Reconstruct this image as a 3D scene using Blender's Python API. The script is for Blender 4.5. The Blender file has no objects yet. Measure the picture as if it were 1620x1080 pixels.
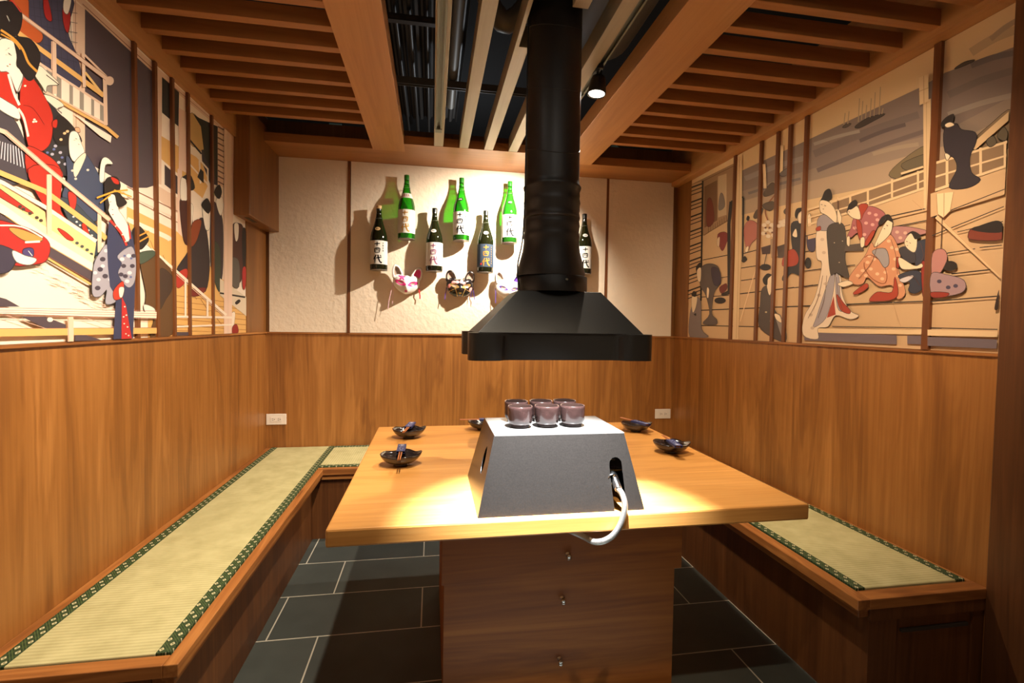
import bpy, bmesh, math, random
from mathutils import Vector, Matrix
random.seed(7)
SC = bpy.context.scene
COL = SC.collection

# ------------------------------------------------------------ camera, world, lights, exposure
F, YAW, PITCH, ROLL, CH = 758.35, 0.165596, -0.035193, 0.0146725, 1.28533
_f = Vector((math.sin(YAW)*math.cos(PITCH), math.cos(YAW)*math.cos(PITCH), math.sin(PITCH)))
_r0 = Vector((math.cos(YAW), -math.sin(YAW), 0)); _u0 = _r0.cross(_f)
_r = math.cos(ROLL)*_r0 + math.sin(ROLL)*_u0
_u = -math.sin(ROLL)*_r0 + math.cos(ROLL)*_u0
CAMPOS = Vector((0, 0, CH))
cd = bpy.data.cameras.new('camera'); cam = bpy.data.objects.new('camera', cd); COL.objects.link(cam)
cd.sensor_width = 36; cd.lens = F/1620*36; cd.clip_start = 0.02
m = Matrix((_r, _u, -_f)).transposed().to_4x4(); m.translation = CAMPOS
cam.matrix_world = m
SC.camera = cam

SC.view_settings.view_transform = 'Standard'; SC.view_settings.look = 'None'
SC.view_settings.gamma = 1; SC.view_settings.use_curve_mapping = False
SC.view_settings.exposure = 0.2

W = bpy.data.worlds.new('world'); SC.world = W; W.use_nodes = True
W.node_tree.nodes['Background'].inputs[0].default_value = (1.0, 0.66, 0.42, 1)
W.node_tree.nodes['Background'].inputs[1].default_value = 0.20

def spot(name, loc, target, power, angle, blend, col, radius=0.014):
    l = bpy.data.lights.new(name, 'SPOT'); l.energy = power; l.spot_size = math.radians(angle); l.spot_blend = blend
    l.color = col; l.shadow_soft_size = radius
    o = bpy.data.objects.new(name, l); COL.objects.link(o); o.location = loc
    o.rotation_euler = (Vector(target)-Vector(loc)).to_track_quat('-Z', 'Y').to_euler()
    return o
WARM = (1.0, 0.72, 0.45); NEUT = (1.0, 0.83, 0.63); COOL = (0.93, 0.97, 1.0)
# name, head position, aim, power, cone, blend, colour
LAMPS = [
    ('bottle', (0.700, 2.84, 2.31), (0.42, 3.44, 1.62), 190, 128, 1.0, (1.0, 0.90, 0.76)),
    ('table', (0.700, 2.035, 2.325), (0.55, 2.03, 0.74), 80, 106, 0.8, (1.0, 0.86, 0.68)),
    ('grill', (0.38, 1.10, 2.30), (0.372, 1.28, 0.74), 2000, 38, 1.0, COOL),
    ('left', (0.026, 0.85, 2.29), (-1.10, 1.75, 1.15), 130, 82, 0.9, (1.0, 0.84, 0.66)),
    ('right', (0.700, 0.80, 2.31), (1.84, 2.2, 1.15), 115, 74, 0.9, (1.0, 0.77, 0.53)),
    ('edge', (0.38, 0.62, 2.30), (0.46, 1.30, 0.70), 60, 58, 0.9, (1.0, 0.80, 0.55)),  # added unseen lamp, brightens the table's front edge
    ('bench', (0.026, 1.38, 2.29), (-0.85, 2.3, 0.4), 95, 96, 0.9, (1.0, 0.86, 0.66)),
]
for nm, lo, tg, pw, an, bl, co in LAMPS:
    d = (Vector(tg)-Vector(lo)).normalized()
    spot('lamp_light_'+nm, tuple(Vector(lo)+d*0.055), tg, pw, an, bl, co)

# ------------------------------------------------------------ helpers
def srgb(c):
    out = []
    for v in c:
        v = v/255.0
        out.append(v/12.92 if v <= 0.04045 else ((v+0.055)/1.055)**2.4)
    return (out[0], out[1], out[2], 1.0)
def ray(px, py):
    return _f + _r*((px-810)/F) - _u*((py-540)/F)
def on(ax, val, px, py):
    d = ray(px, py); t = (val-CAMPOS[ax])/d[ax]; return CAMPOS + d*t

def mat(name, col, rough=0.5, metal=0.0, bump=0, bscale=200, var=0.0, vscale=8, emit=None, estr=0, coat=0, spec=0.5):
    m = bpy.data.materials.new(name); m.use_nodes = True; nt = m.node_tree; b = nt.nodes['Principled BSDF']
    c = srgb(col); b.inputs['Base Color'].default_value = c
    b.inputs['Roughness'].default_value = rough; b.inputs['Metallic'].default_value = metal
    b.inputs['Specular IOR Level'].default_value = spec
    if coat: b.inputs['Coat Weight'].default_value = coat; b.inputs['Coat Roughness'].default_value = 0.1
    tc = nt.nodes.new('ShaderNodeTexCoord')
    if var:
        n = nt.nodes.new('ShaderNodeTexNoise'); n.inputs['Scale'].default_value = vscale; n.inputs['Detail'].default_value = 5
        nt.links.new(tc.outputs['Object'], n.inputs['Vector'])
        r = nt.nodes.new('ShaderNodeValToRGB'); r.color_ramp.elements[0].position = 0.3; r.color_ramp.elements[1].position = 0.7
        r.color_ramp.elements[0].color = tuple(x*(1-var) for x in c[:3])+(1,)
        r.color_ramp.elements[1].color = tuple(min(1, x*(1+var)) for x in c[:3])+(1,)
        nt.links.new(n.outputs['Fac'], r.inputs['Fac']); nt.links.new(r.outputs['Color'], b.inputs['Base Color'])
    if bump:
        n = nt.nodes.new('ShaderNodeTexNoise'); n.inputs['Scale'].default_value = bscale; n.inputs['Detail'].default_value = 3
        nt.links.new(tc.outputs['Object'], n.inputs['Vector'])
        bp = nt.nodes.new('ShaderNodeBump'); bp.inputs['Strength'].default_value = bump; bp.inputs['Distance'].default_value = 0.004
        nt.links.new(n.outputs['Fac'], bp.inputs['Height']); nt.links.new(bp.outputs['Normal'], b.inputs['Normal'])
    if emit:
        b.inputs['Emission Color'].default_value = srgb(emit); b.inputs['Emission Strength'].default_value = estr
    return m

def wood(name, dark, mid, light, axis, rough=0.42, sc=1.0, contrast=1.0, board=0):
    """laminated teak-like wood, grain running along axis"""
    m = bpy.data.materials.new(name); m.use_nodes = True; nt = m.node_tree; N = nt.nodes; L = nt.links
    b = N['Principled BSDF']; b.inputs['Roughness'].default_value = rough
    tc = N.new('ShaderNodeTexCoord')
    def mp(along, across):
        mm = N.new('ShaderNodeMapping'); s = [across]*3; s[axis] = along
        mm.inputs['Scale'].default_value = s; L.new(tc.outputs['Object'], mm.inputs['Vector']); return mm
    m1 = mp(0.55*sc, 6.5*sc); n1 = N.new('ShaderNodeTexNoise'); n1.inputs['Scale'].default_value = 1.0
    n1.inputs['Detail'].default_value = 4; n1.inputs['Roughness'].default_value = 0.6; n1.inputs['Distortion'].default_value = 1.1
    L.new(m1.outputs[0], n1.inputs['Vector'])
    m2 = mp(2.2*sc, 75*sc); n2 = N.new('ShaderNodeTexNoise'); n2.inputs['Scale'].default_value = 1.0
    n2.inputs['Detail'].default_value = 3; L.new(m2.outputs[0], n2.inputs['Vector'])
    # growth-ring lines: sine of the warped first noise
    s1 = N.new('ShaderNodeMath'); s1.operation = 'MULTIPLY'; s1.inputs[1].default_value = 42; L.new(n1.outputs['Fac'], s1.inputs[0])
    s2 = N.new('ShaderNodeMath'); s2.operation = 'SINE'; L.new(s1.outputs[0], s2.inputs[0])
    a = N.new('ShaderNodeMath'); a.operation = 'MULTIPLY'; a.inputs[1].default_value = 0.055*contrast; L.new(s2.outputs[0], a.inputs[0])
    c = N.new('ShaderNodeMath'); c.operation = 'MULTIPLY_ADD'; c.inputs[1].default_value = 0.35; L.new(n2.outputs['Fac'], c.inputs[0]); L.new(a.outputs[0], c.inputs[2])
    d = N.new('ShaderNodeMath'); d.operation = 'MULTIPLY_ADD'; d.inputs[1].default_value = 0.75; L.new(n1.outputs['Fac'], d.inputs[0]); L.new(c.outputs[0], d.inputs[2])
    r = N.new('ShaderNodeValToRGB'); e = r.color_ramp.elements
    e[0].position = 0.55-0.17/contrast; e[0].color = srgb(dark); e[1].position = 0.55+0.17/contrast; e[1].color = srgb(light)
    k = e.new(0.54); k.color = srgb(mid)
    L.new(d.outputs[0], r.inputs['Fac'])
    L.new(r.outputs['Color'], b.inputs['Base Color'])
    bp = N.new('ShaderNodeBump'); bp.inputs['Strength'].default_value = 0.12; bp.inputs['Distance'].default_value = 0.002
    L.new(n2.outputs['Fac'], bp.inputs['Height']); L.new(bp.outputs['Normal'], b.inputs['Normal'])
    return m

class MB:
    def __init__(s): s.v = []; s.f = []; s.mi = []; s.sm = []
    def add(s, vs, fs, mi=0, smooth=False):
        o = len(s.v); s.v += [tuple(v) for v in vs]
        for f in fs: s.f.append([i+o for i in f]); s.mi.append(mi); s.sm.append(smooth)
    def box(s, x0, x1, y0, y1, z0, z1, mi=0):
        v = [(x, y, z) for z in (z0, z1) for y in (y0, y1) for x in (x0, x1)]
        s.add(v, [(0,2,3,1),(4,5,7,6),(0,1,5,4),(2,6,7,3),(0,4,6,2),(1,3,7,5)], mi)
    def lathe(s, prof, c=(0,0,0), n=32, mi=0, cap0=True, cap1=True, a0=0, a1=2*math.pi, axis='z'):
        full = abs(a1-a0-2*math.pi) < 1e-6; k = n if full else n+1; vs = []
        for r, z in prof:
            for i in range(k):
                a = a0+(a1-a0)*i/n
                p = (r*math.cos(a), r*math.sin(a), z)
                if axis == 'y': p = (p[0], p[2], p[1])
                if axis == 'x': p = (p[2], p[0], p[1])
                vs.append((c[0]+p[0], c[1]+p[1], c[2]+p[2]))
        fs = []
        for j in range(len(prof)-1):
            for i in range(n):
                i2 = (i+1) % k
                fs.append((j*k+i, j*k+i2, (j+1)*k+i2, (j+1)*k+i))
        s.add(vs, fs, mi, True)
        if full and cap0: s.add([vs[i] for i in range(k)], [tuple(reversed(range(k)))], mi)
        if full and cap1: s.add([vs[(len(prof)-1)*k+i] for i in range(k)], [tuple(range(k))], mi)
    def tube(s, pts, r, n=10, mi=0, caps=True):
        pts = [Vector(p) for p in pts]; vs = []; up = Vector((0.13, 0.21, 0.97)).normalized()
        rs = r if isinstance(r, (list, tuple)) else [r]*len(pts)
        T0 = (pts[1]-pts[0]).normalized(); nn = up.cross(T0)
        if nn.length < 1e-3: nn = Vector((1, 0, 0)).cross(T0)
        nn.normalize()
        for i, p in enumerate(pts):
            t = (pts[min(i+1, len(pts)-1)]-pts[max(i-1, 0)]).normalized()
            nn = (nn-t*nn.dot(t)).normalized(); bb = t.cross(nn)
            for k in range(n):
                a = 2*math.pi*k/n; vs.append(p+(nn*math.cos(a)+bb*math.sin(a))*rs[i])
        fs = [(j*n+i, j*n+(i+1) % n, (j+1)*n+(i+1) % n, (j+1)*n+i) for j in range(len(pts)-1) for i in range(n)]
        s.add(vs, fs, mi, True)
        if caps: s.add(vs[:n], [tuple(reversed(range(n)))], mi); s.add(vs[-n:], [tuple(range(n))], mi)
    def build(s, name, mats, parent=None, loc=(0,0,0), bevel=0, solid=0, kind=None):
        me = bpy.data.meshes.new(name); L = Vector(loc)
        me.from_pydata([tuple(Vector(v)-L) for v in s.v], [], s.f)
        for mm in (mats if isinstance(mats, (list, tuple)) else [mats]): me.materials.append(mm)
        me.polygons.foreach_set('material_index', s.mi); me.polygons.foreach_set('use_smooth', s.sm)
        me.update()
        o = bpy.data.objects.new(name, me); COL.objects.link(o)
        if parent is None: o.location = L
        else: o.parent = parent
        if solid:
            q = o.modifiers.new('solid', 'SOLIDIFY'); q.thickness = solid; q.offset = -1
        if bevel:
            q = o.modifiers.new('bevel', 'BEVEL'); q.width = bevel; q.segments = 2; q.limit_method = 'ANGLE'
        if kind: o['kind'] = kind
        return o
def part(mb, name, mats, root, **k):        # geometry in world coordinates, root already placed (unrotated)
    return mb.build(name, mats, parent=root, loc=root.location if root.parent is None else root.parent.location, **k)
def thing(name, label, cat, loc=(0,0,0), group=None):
    o = bpy.data.objects.new(name, None); COL.objects.link(o); o.location = loc; o.empty_display_size = 0.05
    return tag(o, label, cat, group)
def tag(o, label, cat, group=None):
    o['label'] = label; o['category'] = cat
    if group: o['group'] = group
    return o
def struct(mb, name, mats, **k): return mb.build(name, mats, kind='structure', **k)
def smooth_pts(p, n=5, closed=True):
    out = []; k = len(p)
    rng = range(k) if closed else range(k-1)
    g = (lambda i: Vector(p[i % k])) if closed else (lambda i: Vector(p[max(0, min(k-1, i))]))
    for i in rng:
        a, b, c, d = g(i-1), g(i), g(i+1), g(i+2)
        for j in range(n):
            t = j/n
            out.append(0.5*((2*b)+(c-a)*t+(2*a-5*b+4*c-d)*t*t+(3*b-a-3*c+d)*t**3))
    if not closed: out.append(Vector(p[-1]))
    return out

# ------------------------------------------------------------ dimensions
XL, XR, YB = -1.102, 1.846, 3.445      # left wall, right wall, back wall
WZ = 1.209                              # wainscot top
CZ = 2.375                              # underside of the ceiling frame
KS = (CZ-CH)/(2.4-CH)
BZ = 0.426                              # bench height
Y0 = 1.29                               # open front of the booth

# ------------------------------------------------------------ materials
D1, D2, D3 = (124, 74, 34), (156, 98, 48), (184, 124, 66)
W_z = wood('wainscot_teak', (116, 70, 30), (150, 96, 43), (180, 122, 62), 2, contrast=0.72)
W_shade = wood('shaded_teak', (74, 42, 20), (98, 58, 28), (124, 78, 40), 2, contrast=0.7)  # teak darkened: shade under the molding put into the wood colour
W_x = wood('teak_along_x', D1, D2, D3, 0)
W_y = wood('teak_along_y', D1, D2, D3, 1)
W_ceil_y = wood('beam_wood_y', (160, 108, 60), (180, 126, 74), (196, 142, 88), 1, contrast=0.6)
W_ceil_x = wood('slat_wood_x', (140, 88, 42), (160, 104, 54), (178, 120, 66), 0, contrast=0.6)
W_trim_z = wood('trim_wood_z', (112, 70, 32), (132, 84, 38), (150, 98, 48), 2, contrast=0.7)
W_slat_pale = wood('pale_slat_wood', (138, 122, 98), (156, 140, 114), (172, 156, 128), 1, contrast=0.5)
W_table = wood('table_top_wood', (186, 126, 62), (206, 146, 76), (220, 162, 92), 0, rough=0.38, sc=0.9, contrast=0.8)
W_bat = wood('batten_wood', (88, 46, 18), (108, 60, 26), (122, 72, 34), 2, contrast=0.7)
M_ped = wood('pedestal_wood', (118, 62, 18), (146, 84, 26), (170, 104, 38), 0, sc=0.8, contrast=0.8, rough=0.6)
M_plaster = mat('cream_plaster', (228, 210, 186), 0.9, bump=0.9, bscale=34, var=0.03, vscale=3)
M_black = mat('black_metal', (15, 14, 12), 0.43, 0.0, bump=0.12, bscale=600)
M_duct = mat('black_duct_paint', (33, 30, 27), 0.45, 0.0, bump=0.1, bscale=40)
M_dark = mat('ceiling_void', (9, 11, 13), 0.9)
M_pipe = mat('grey_pipe', (112, 106, 94), 0.5, 0.2)
M_deck = mat('dark_corrugated_steel', (58, 55, 52), 0.45, 0.4)
M_chrome = mat('chrome', (215, 215, 215), 0.15, 1.0)
M_white = mat('white_plastic', (226, 214, 200), 0.45)
M_slot = mat('dark_slot', (60, 52, 46), 0.6)
M_alum = mat('aluminium_track', (112, 114, 102), 0.45, 0.3)

def floor_mat():
    m = bpy.data.materials.new('slate_tiles'); m.use_nodes = True; nt = m.node_tree; N = nt.nodes; L = nt.links
    b = N['Principled BSDF']; tc = N.new('ShaderNodeTexCoord'); mp = N.new('ShaderNodeMapping')
    mp.inputs['Location'].default_value = (0.449, -2.018+0.314*20, 0)
    L.new(tc.outputs['Object'], mp.inputs['Vector'])
    br = N.new('ShaderNodeTexBrick'); br.inputs['Scale'].default_value = 1.0
    br.inputs['Brick Width'].default_value = 0.6143; br.inputs['Row Height'].default_value = 0.314
    br.inputs['Mortar Size'].default_value = 0.0030; br.inputs['Mortar Smooth'].default_value = 0.1
    br.offset = 0.3256; br.offset_frequency = 2
    br.inputs['Color1'].default_value = srgb((66, 70, 67)); br.inputs['Color2'].default_value = srgb((74, 78, 74))
    br.inputs['Mortar'].default_value = srgb((190, 184, 168)); L.new(mp.outputs[0], br.inputs['Vector'])
    n = N.new('ShaderNodeTexNoise'); n.inputs['Scale'].default_value = 5; n.inputs['Detail'].default_value = 6
    L.new(tc.outputs['Object'], n.inputs['Vector'])
    mx = N.new('ShaderNodeMixRGB'); mx.blend_type = 'OVERLAY'; mx.inputs[0].default_value = 0.35
    L.new(br.outputs['Color'], mx.inputs[1]); L.new(n.outputs['Fac'], mx.inputs[2]); L.new(mx.outputs[0], b.inputs['Base Color'])
    b.inputs['Roughness'].default_value = 0.55; b.inputs['Specular IOR Level'].default_value = 0.3
    bp = N.new('ShaderNodeBump'); bp.inputs['Strength'].default_value = 0.2; bp.inputs['Distance'].default_value = 0.003
    L.new(n.outputs['Fac'], bp.inputs['Height']); L.new(bp.outputs['Normal'], b.inputs['Normal'])
    return m
def math_node(N, L, op, a, b=None, c=None):
    n = N.new('ShaderNodeMath'); n.operation = op
    for i, v in enumerate((a, b, c)):
        if v is None: continue
        if isinstance(v, (int, float)): n.inputs[i].default_value = v
        else: L.new(v, n.inputs[i])
    return n.outputs[0]
def tatami_mat(name, rib_axis):
    """woven rush: fine ribs; rib_axis = axis along which the ribs repeat"""
    m = bpy.data.materials.new(name); m.use_nodes = True; nt = m.node_tree; N = nt.nodes; L = nt.links
    b = N['Principled BSDF']; b.inputs['Roughness'].default_value = 0.7
    tc = N.new('ShaderNodeTexCoord'); sp = N.new('ShaderNodeSeparateXYZ'); L.new(tc.outputs['Object'], sp.inputs[0])
    v = sp.outputs[rib_axis]; w = sp.outputs[1-rib_axis]
    s = math_node(N, L, 'SINE', math_node(N, L, 'MULTIPLY', v, 2*math.pi/0.0135))
    fine = math_node(N, L, 'SINE', math_node(N, L, 'MULTIPLY', w, 2*math.pi/0.004))
    n = N.new('ShaderNodeTexNoise'); n.inputs['Scale'].default_value = 14; n.inputs['Detail'].default_value = 4
    L.new(tc.outputs['Object'], n.inputs['Vector'])
    h = math_node(N, L, 'MULTIPLY_ADD', s, 0.16, n.outputs['Fac'])
    h2 = math_node(N, L, 'MULTIPLY_ADD', fine, 0.05, h)
    r = N.new('ShaderNodeValToRGB'); r.color_ramp.elements[0].position = 0.2; r.color_ramp.elements[1].position = 0.8
    r.color_ramp.elements[0].color = srgb((166, 158, 110)); r.color_ramp.elements[1].color = srgb((197, 190, 140))
    L.new(h2, r.inputs['Fac']); L.new(r.outputs['Color'], b.inputs['Base Color'])
    bp = N.new('ShaderNodeBump'); bp.inputs['Strength'].default_value = 0.35; bp.inputs['Distance'].default_value = 0.002
    L.new(h2, bp.inputs['Height']); L.new(bp.outputs['Normal'], b.inputs['Normal'])
    return m
def brocade_mat(name, along):
    """dark green cloth edging with a lattice of pale diamonds, pattern runs along the axis"""
    m = bpy.data.materials.new(name); m.use_nodes = True; nt = m.node_tree; N = nt.nodes; L = nt.links
    b = N['Principled BSDF']; b.inputs['Roughness'].default_value = 0.6
    tc = N.new('ShaderNodeTexCoord'); sp = N.new('ShaderNodeSeparateXYZ'); L.new(tc.outputs['Object'], sp.inputs[0])
    u = math_node(N, L, 'MULTIPLY', sp.outputs[along], 1/0.040); v = math_node(N, L, 'MULTIPLY', sp.outputs[1-along], 1/0.032)
    p = math_node(N, L, 'ADD', u, v); q = math_node(N, L, 'SUBTRACT', u, v)
    def tri(x): return math_node(N, L, 'ABSOLUTE', math_node(N, L, 'SUBTRACT', math_node(N, L, 'FRACT', x), 0.5))
    a, c = tri(p), tri(q)
    big = math_node(N, L, 'MULTIPLY', math_node(N, L, 'LESS_THAN', a, 0.2), math_node(N, L, 'LESS_THAN', c, 0.2))
    ring = math_node(N, L, 'LESS_THAN', math_node(N, L, 'MAXIMUM', a, c), 0.07)
    big = math_node(N, L, 'SUBTRACT', big, ring)
    line = math_node(N, L, 'MULTIPLY', math_node(N, L, 'GREATER_THAN', a, 0.37), math_node(N, L, 'LESS_THAN', a, 0.41))
    line2 = math_node(N, L, 'MULTIPLY', math_node(N, L, 'GREATER_THAN', c, 0.37), math_node(N, L, 'LESS_THAN', c, 0.41))
    li = math_node(N, L, 'MAXIMUM', line, line2)
    m1 = N.new('ShaderNodeMixRGB'); m1.inputs[1].default_value = srgb((24, 50, 26)); m1.inputs[2].default_value = srgb((92, 112, 62)); L.new(li, m1.inputs[0])
    m2 = N.new('ShaderNodeMixRGB'); m2.inputs[2].default_value = srgb((196, 190, 148)); L.new(m1.outputs[0], m2.inputs[1]); L.new(big, m2.inputs[0])
    L.new(m2.outputs[0], b.inputs['Base Color'])
    return m
M_floor = floor_mat()
M_rush_y = tatami_mat('tatami_rush_left', 1); M_rush_x = tatami_mat('tatami_rush_back', 0)
M_broc_y = brocade_mat('green_brocade_y', 1); M_broc_x = brocade_mat('green_brocade_x', 0)

# ------------------------------------------------------------ room shell
b = MB(); b.box(-3.2, 3.6, -3.0, YB+0.1, -0.06, 0); struct(b, 'floor', M_floor)
b = MB(); b.box(-3.2, 3.6, -3.0, 6.0, 3.55, 3.62); struct(b, 'ceiling', M_dark)
b = MB(); b.box(XL-0.08, XL, 0.9, YB, 0, WZ); struct(b, 'wall_left', W_z)
b = MB(); b.box(XR, XR+0.08, 0.9, YB, 0, WZ); struct(b, 'wall_right', W_z)
b = MB(); b.box(XL-0.08, XR+0.08, YB, YB+0.08, 0, WZ); struct(b, 'wall_back', W_z)
b = MB(); b.box(XL-0.08, XL-0.002, 0.9, YB, WZ+0.001, 2.62); struct(b, 'wall_left_upper', W_trim_z)
b = MB(); b.box(XR+0.002, XR+0.08, 0.9, YB, WZ+0.001, 2.62); struct(b, 'wall_right_upper', W_trim_z)
b = MB(); b.box(XL-0.08, XR+0.08, YB+0.0095, YB+0.08, WZ+0.001, 2.62); struct(b, 'wall_back_upper', W_trim_z)
# void walls above the booth
b = MB(); b.box(-3.2, 3.6, 5.95, 6.0, 2.3, 3.55); b.box(-3.2, -3.15, -3, 5.95, 2.3, 3.55); b.box(3.55, 3.6, -3, 5.95, 2.3, 3.55)
struct(b, 'wall_void', M_dark)
# front posts of the booth
b = MB(); b.box(XR-0.012, XR+0.14, 1.05, Y0, 0, 2.62); struct(b, 'trim_1', W_shade, bevel=0.004)  # right post stands out of the light; that shade is in its darker wood
b = MB(); b.box(XL-0.14, XL+0.012, 1.0, Y0, 0, 2.62); struct(b, 'trim_2', W_trim_z, bevel=0.004)
# corner bulkhead upper left, in front of the mural
b = MB(); b.box(XL-0.001, -1.013, 2.925, YB+0.005, 1.877, CZ+0.1); struct(b, 'trim_3', W_trim_z, bevel=0.006)
b = MB(); b.box(XL-0.001, XL+0.006, 3.10, YB, WZ, 1.877); struct(b, 'trim_4', W_trim_z)
b = MB(); b.box(-1.066, -1.042, 2.985, 3.12, 1.8755, 1.8772); struct(b, 'trim_5', M_slot)
# plinth line on the wainscot tops
b = MB(); b.box(XL-0.08, XL+0.010, Y0, YB, WZ-0.006, WZ+0.004); struct(b, 'trim_6', W_y)
b = MB(); b.box(XR-0.010, XR+0.08, Y0, YB, WZ-0.006, WZ+0.004); struct(b, 'trim_7', W_y)
b = MB(); b.box(XL, XR, YB-0.010, YB+0.02, WZ-0.006, WZ+0.004); struct(b, 'trim_8', W_x)

# plaster panels on the back wall
def panel(pts, label):
    b = MB(); n = len(pts)
    vs = [(x, YB-0.012, z) for x, z in pts]+[(x, YB+0.008, z) for x, z in pts]
    b.add(vs, [tuple(range(n)), tuple(reversed(range(n, 2*n)))]+[(i, i+n, (i+1) % n+n, (i+1) % n) for i in range(n)])
    o = b.build('plaster_panel', M_plaster, loc=((pts[0][0]+pts[1][0])/2, YB, WZ+0.005)); tag(o, label, 'wall panel')
P0 = WZ+0.005
panel([(-1.074, P0), (-0.578, P0), (-0.573, 2.376), (-1.013, 2.376), (-1.013, 1.877), (-1.074, 1.877)], 'narrow cream plaster wall panel with notched top corner, left end of the back wall')
panel([(-0.556, P0), (1.266, P0), (1.272, 2.376), (-0.552, 2.376)], 'wide cream plaster wall panel with bottles and masks hung on it')
panel([(1.284, P0), (1.810, P0), (1.803, 2.376), (1.290, 2.376)], 'narrow cream plaster wall panel at right end of the back wall')
for x, s in ((-0.565, 'left of the hanging bottles'), (1.279, 'right of the hanging bottles')):
    b = MB(); b.box(x-0.009, x+0.009, YB-0.016, YB+0.007, P0, 2.376)
    o = b.build('panel_strip', W_bat, loc=(x, YB, P0)); tag(o, 'thin vertical wooden strip between plaster panels, '+s, 'trim strip', 'strips between the plaster panels')

# ------------------------------------------------------------ ceiling frame
def ytag(o, l, c, g=None): return tag(o, l, c, g)
b = MB(); b.box(XL-0.001, XL+0.018, 1.2, YB, 2.308, 2.62); struct(b, 'trim_9', W_ceil_y)
b = MB(); b.box(XR-0.062, XR+0.001, 1.2, YB, 2.348, 2.62); struct(b, 'trim_10', W_ceil_y)
b = MB(); b.box(XL+0.018, XR-0.062, 3.155, YB+0.008, CZ+0.002, CZ+0.055); struct(b, 'trim_11', W_ceil_x)
b = MB(); b.box(-0.376*KS, 1.07*KS, 3.03, 3.155, CZ, CZ+0.05)
tag(b.build('cross_beam', W_ceil_x, loc=(0.35, 3.09, CZ)), 'short light wooden cross beam where the long centre slats end', 'beam')
for x0, x1, s in ((-0.385, -0.183, 'left'), (0.852, 1.074, 'right')):
    b = MB(); b.box(x0*KS, x1*KS, 1.0, 3.158, CZ-0.004, CZ+0.085)
    tag(b.build('ceiling_beam', W_ceil_y, loc=((x0+x1)/2*KS, 2.1, CZ), bevel=0.002), 'broad wooden ceiling beam running toward the back wall, %s of the hood duct' % s, 'beam', 'broad ceiling beams')
def slat(x0, x1, yc, h, label, grp, w=0.038):
    b = MB(); b.box(x0, x1, yc-w/2, yc+w/2, CZ, CZ+h)
    tag(b.build('ceiling_slat', W_ceil_x, loc=((x0+x1)/2, yc, CZ), bevel=0.0015), label, 'slat', grp)
ords = ['closest to the back wall', 'second from the back wall', 'third from the back wall', 'fourth from the back wall', 'fifth from the back wall', 'sixth from the back wall', 'seventh from the back wall', 'eighth from the back wall', 'ninth from the back wall', 'tenth from the back wall', 'eleventh from the back wall', 'twelfth from the back wall']
for k in range(8):
    slat(XL+0.012, -0.383*KS, (2.828-0.1443*k)*KS, 0.06, 'wooden cross slat left of the left ceiling beam, '+ords[k], 'cross slats over the left bench')
for k in range(11):
    slat(1.072*KS, XR-0.06, (2.836-0.1448*k)*KS, 0.06, 'wooden cross slat right of the right ceiling beam, '+ords[k], 'cross slats over the right bench')
cx = [0.031, 0.189, 0.347, 0.505, 0.663]
cl = ['leftmost of the long centre slats, with a light track under it', 'long pale centre slat, second from the left', 'long pale centre slat, third from the left, left of the duct', 'long pale centre slat mostly behind the hood duct', 'long pale centre slat right of the hood duct, beside the lit track']
cx.append(0.505); cl.append('short piece of pale centre slat in front of the hood duct')
for i, (x, l) in enumerate(zip(cx, cl)):
    ya, yb = (0.7, 3.045) if i in (0, 1, 4) else ((1.895, 3.045) if i in (2, 3) else (0.7, 1.63))
    xx = x*KS; b = MB()
    if i == 2:      # notched to clear the duct
        q = [(xx-0.028, 0.7), (xx-0.012, 0.7), (xx-0.012, 1.895), (xx+0.028, 1.895), (xx+0.028, yb), (xx-0.028, yb)]; k_ = len(q)
        b.add([(u, v, CZ+0.001) for u, v in q]+[(u, v, CZ+0.085) for u, v in q], [tuple(reversed(range(k_))), tuple(range(k_, 2*k_))]+[(j, (j+1) % k_, (j+1) % k_+k_, j+k_) for j in range(k_)])
    else: b.box(xx-0.028, xx+0.028, ya, yb, CZ+0.001, CZ+0.085)
    tag(b.build('long_slat', W_slat_pale, loc=(xx, (ya+yb)/2, CZ), bevel=0.0015), l, 'slat', 'long centre slats')
def track(x, y0, y1, z, label):
    r = thing('light_track', label, 'light track', (x, y0, z), 'light tracks')
    b = MB(); w = 0.017
    b.box(x-w, x+w, y0, y1, z+0.014, z+0.019); b.box(x-w, x-w+0.004, y0, y1, z, z+0.0139); b.box(x+w-0.004, x+w, y0, y1, z, z+0.0139)
    b.box(x-w+0.0041, x-w+0.008, y0, y1, z, z+0.002); b.box(x+w-0.008, x+w-0.0041, y0, y1, z, z+0.002)
    part(b, 'rail', M_alum, r)
    b = MB(); b.box(x-w-0.001, x+w+0.001, y1-0.045, y1+0.001, z-0.003, z+0.0195); part(b, 'end_cap', M_alum, r)
    return r
TZ = CZ-0.0185
track(0.026, 0.7, 2.76, TZ, 'pale metal light track under the leftmost centre slat')
track(0.693+0.011, 0.7, 2.95, CZ+0.03, 'metal light track carrying the lit spotlight, right of the duct')
track(0.38, 0.50, 1.28, TZ-0.0005, 'short metal light track above the front of the table')

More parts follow.
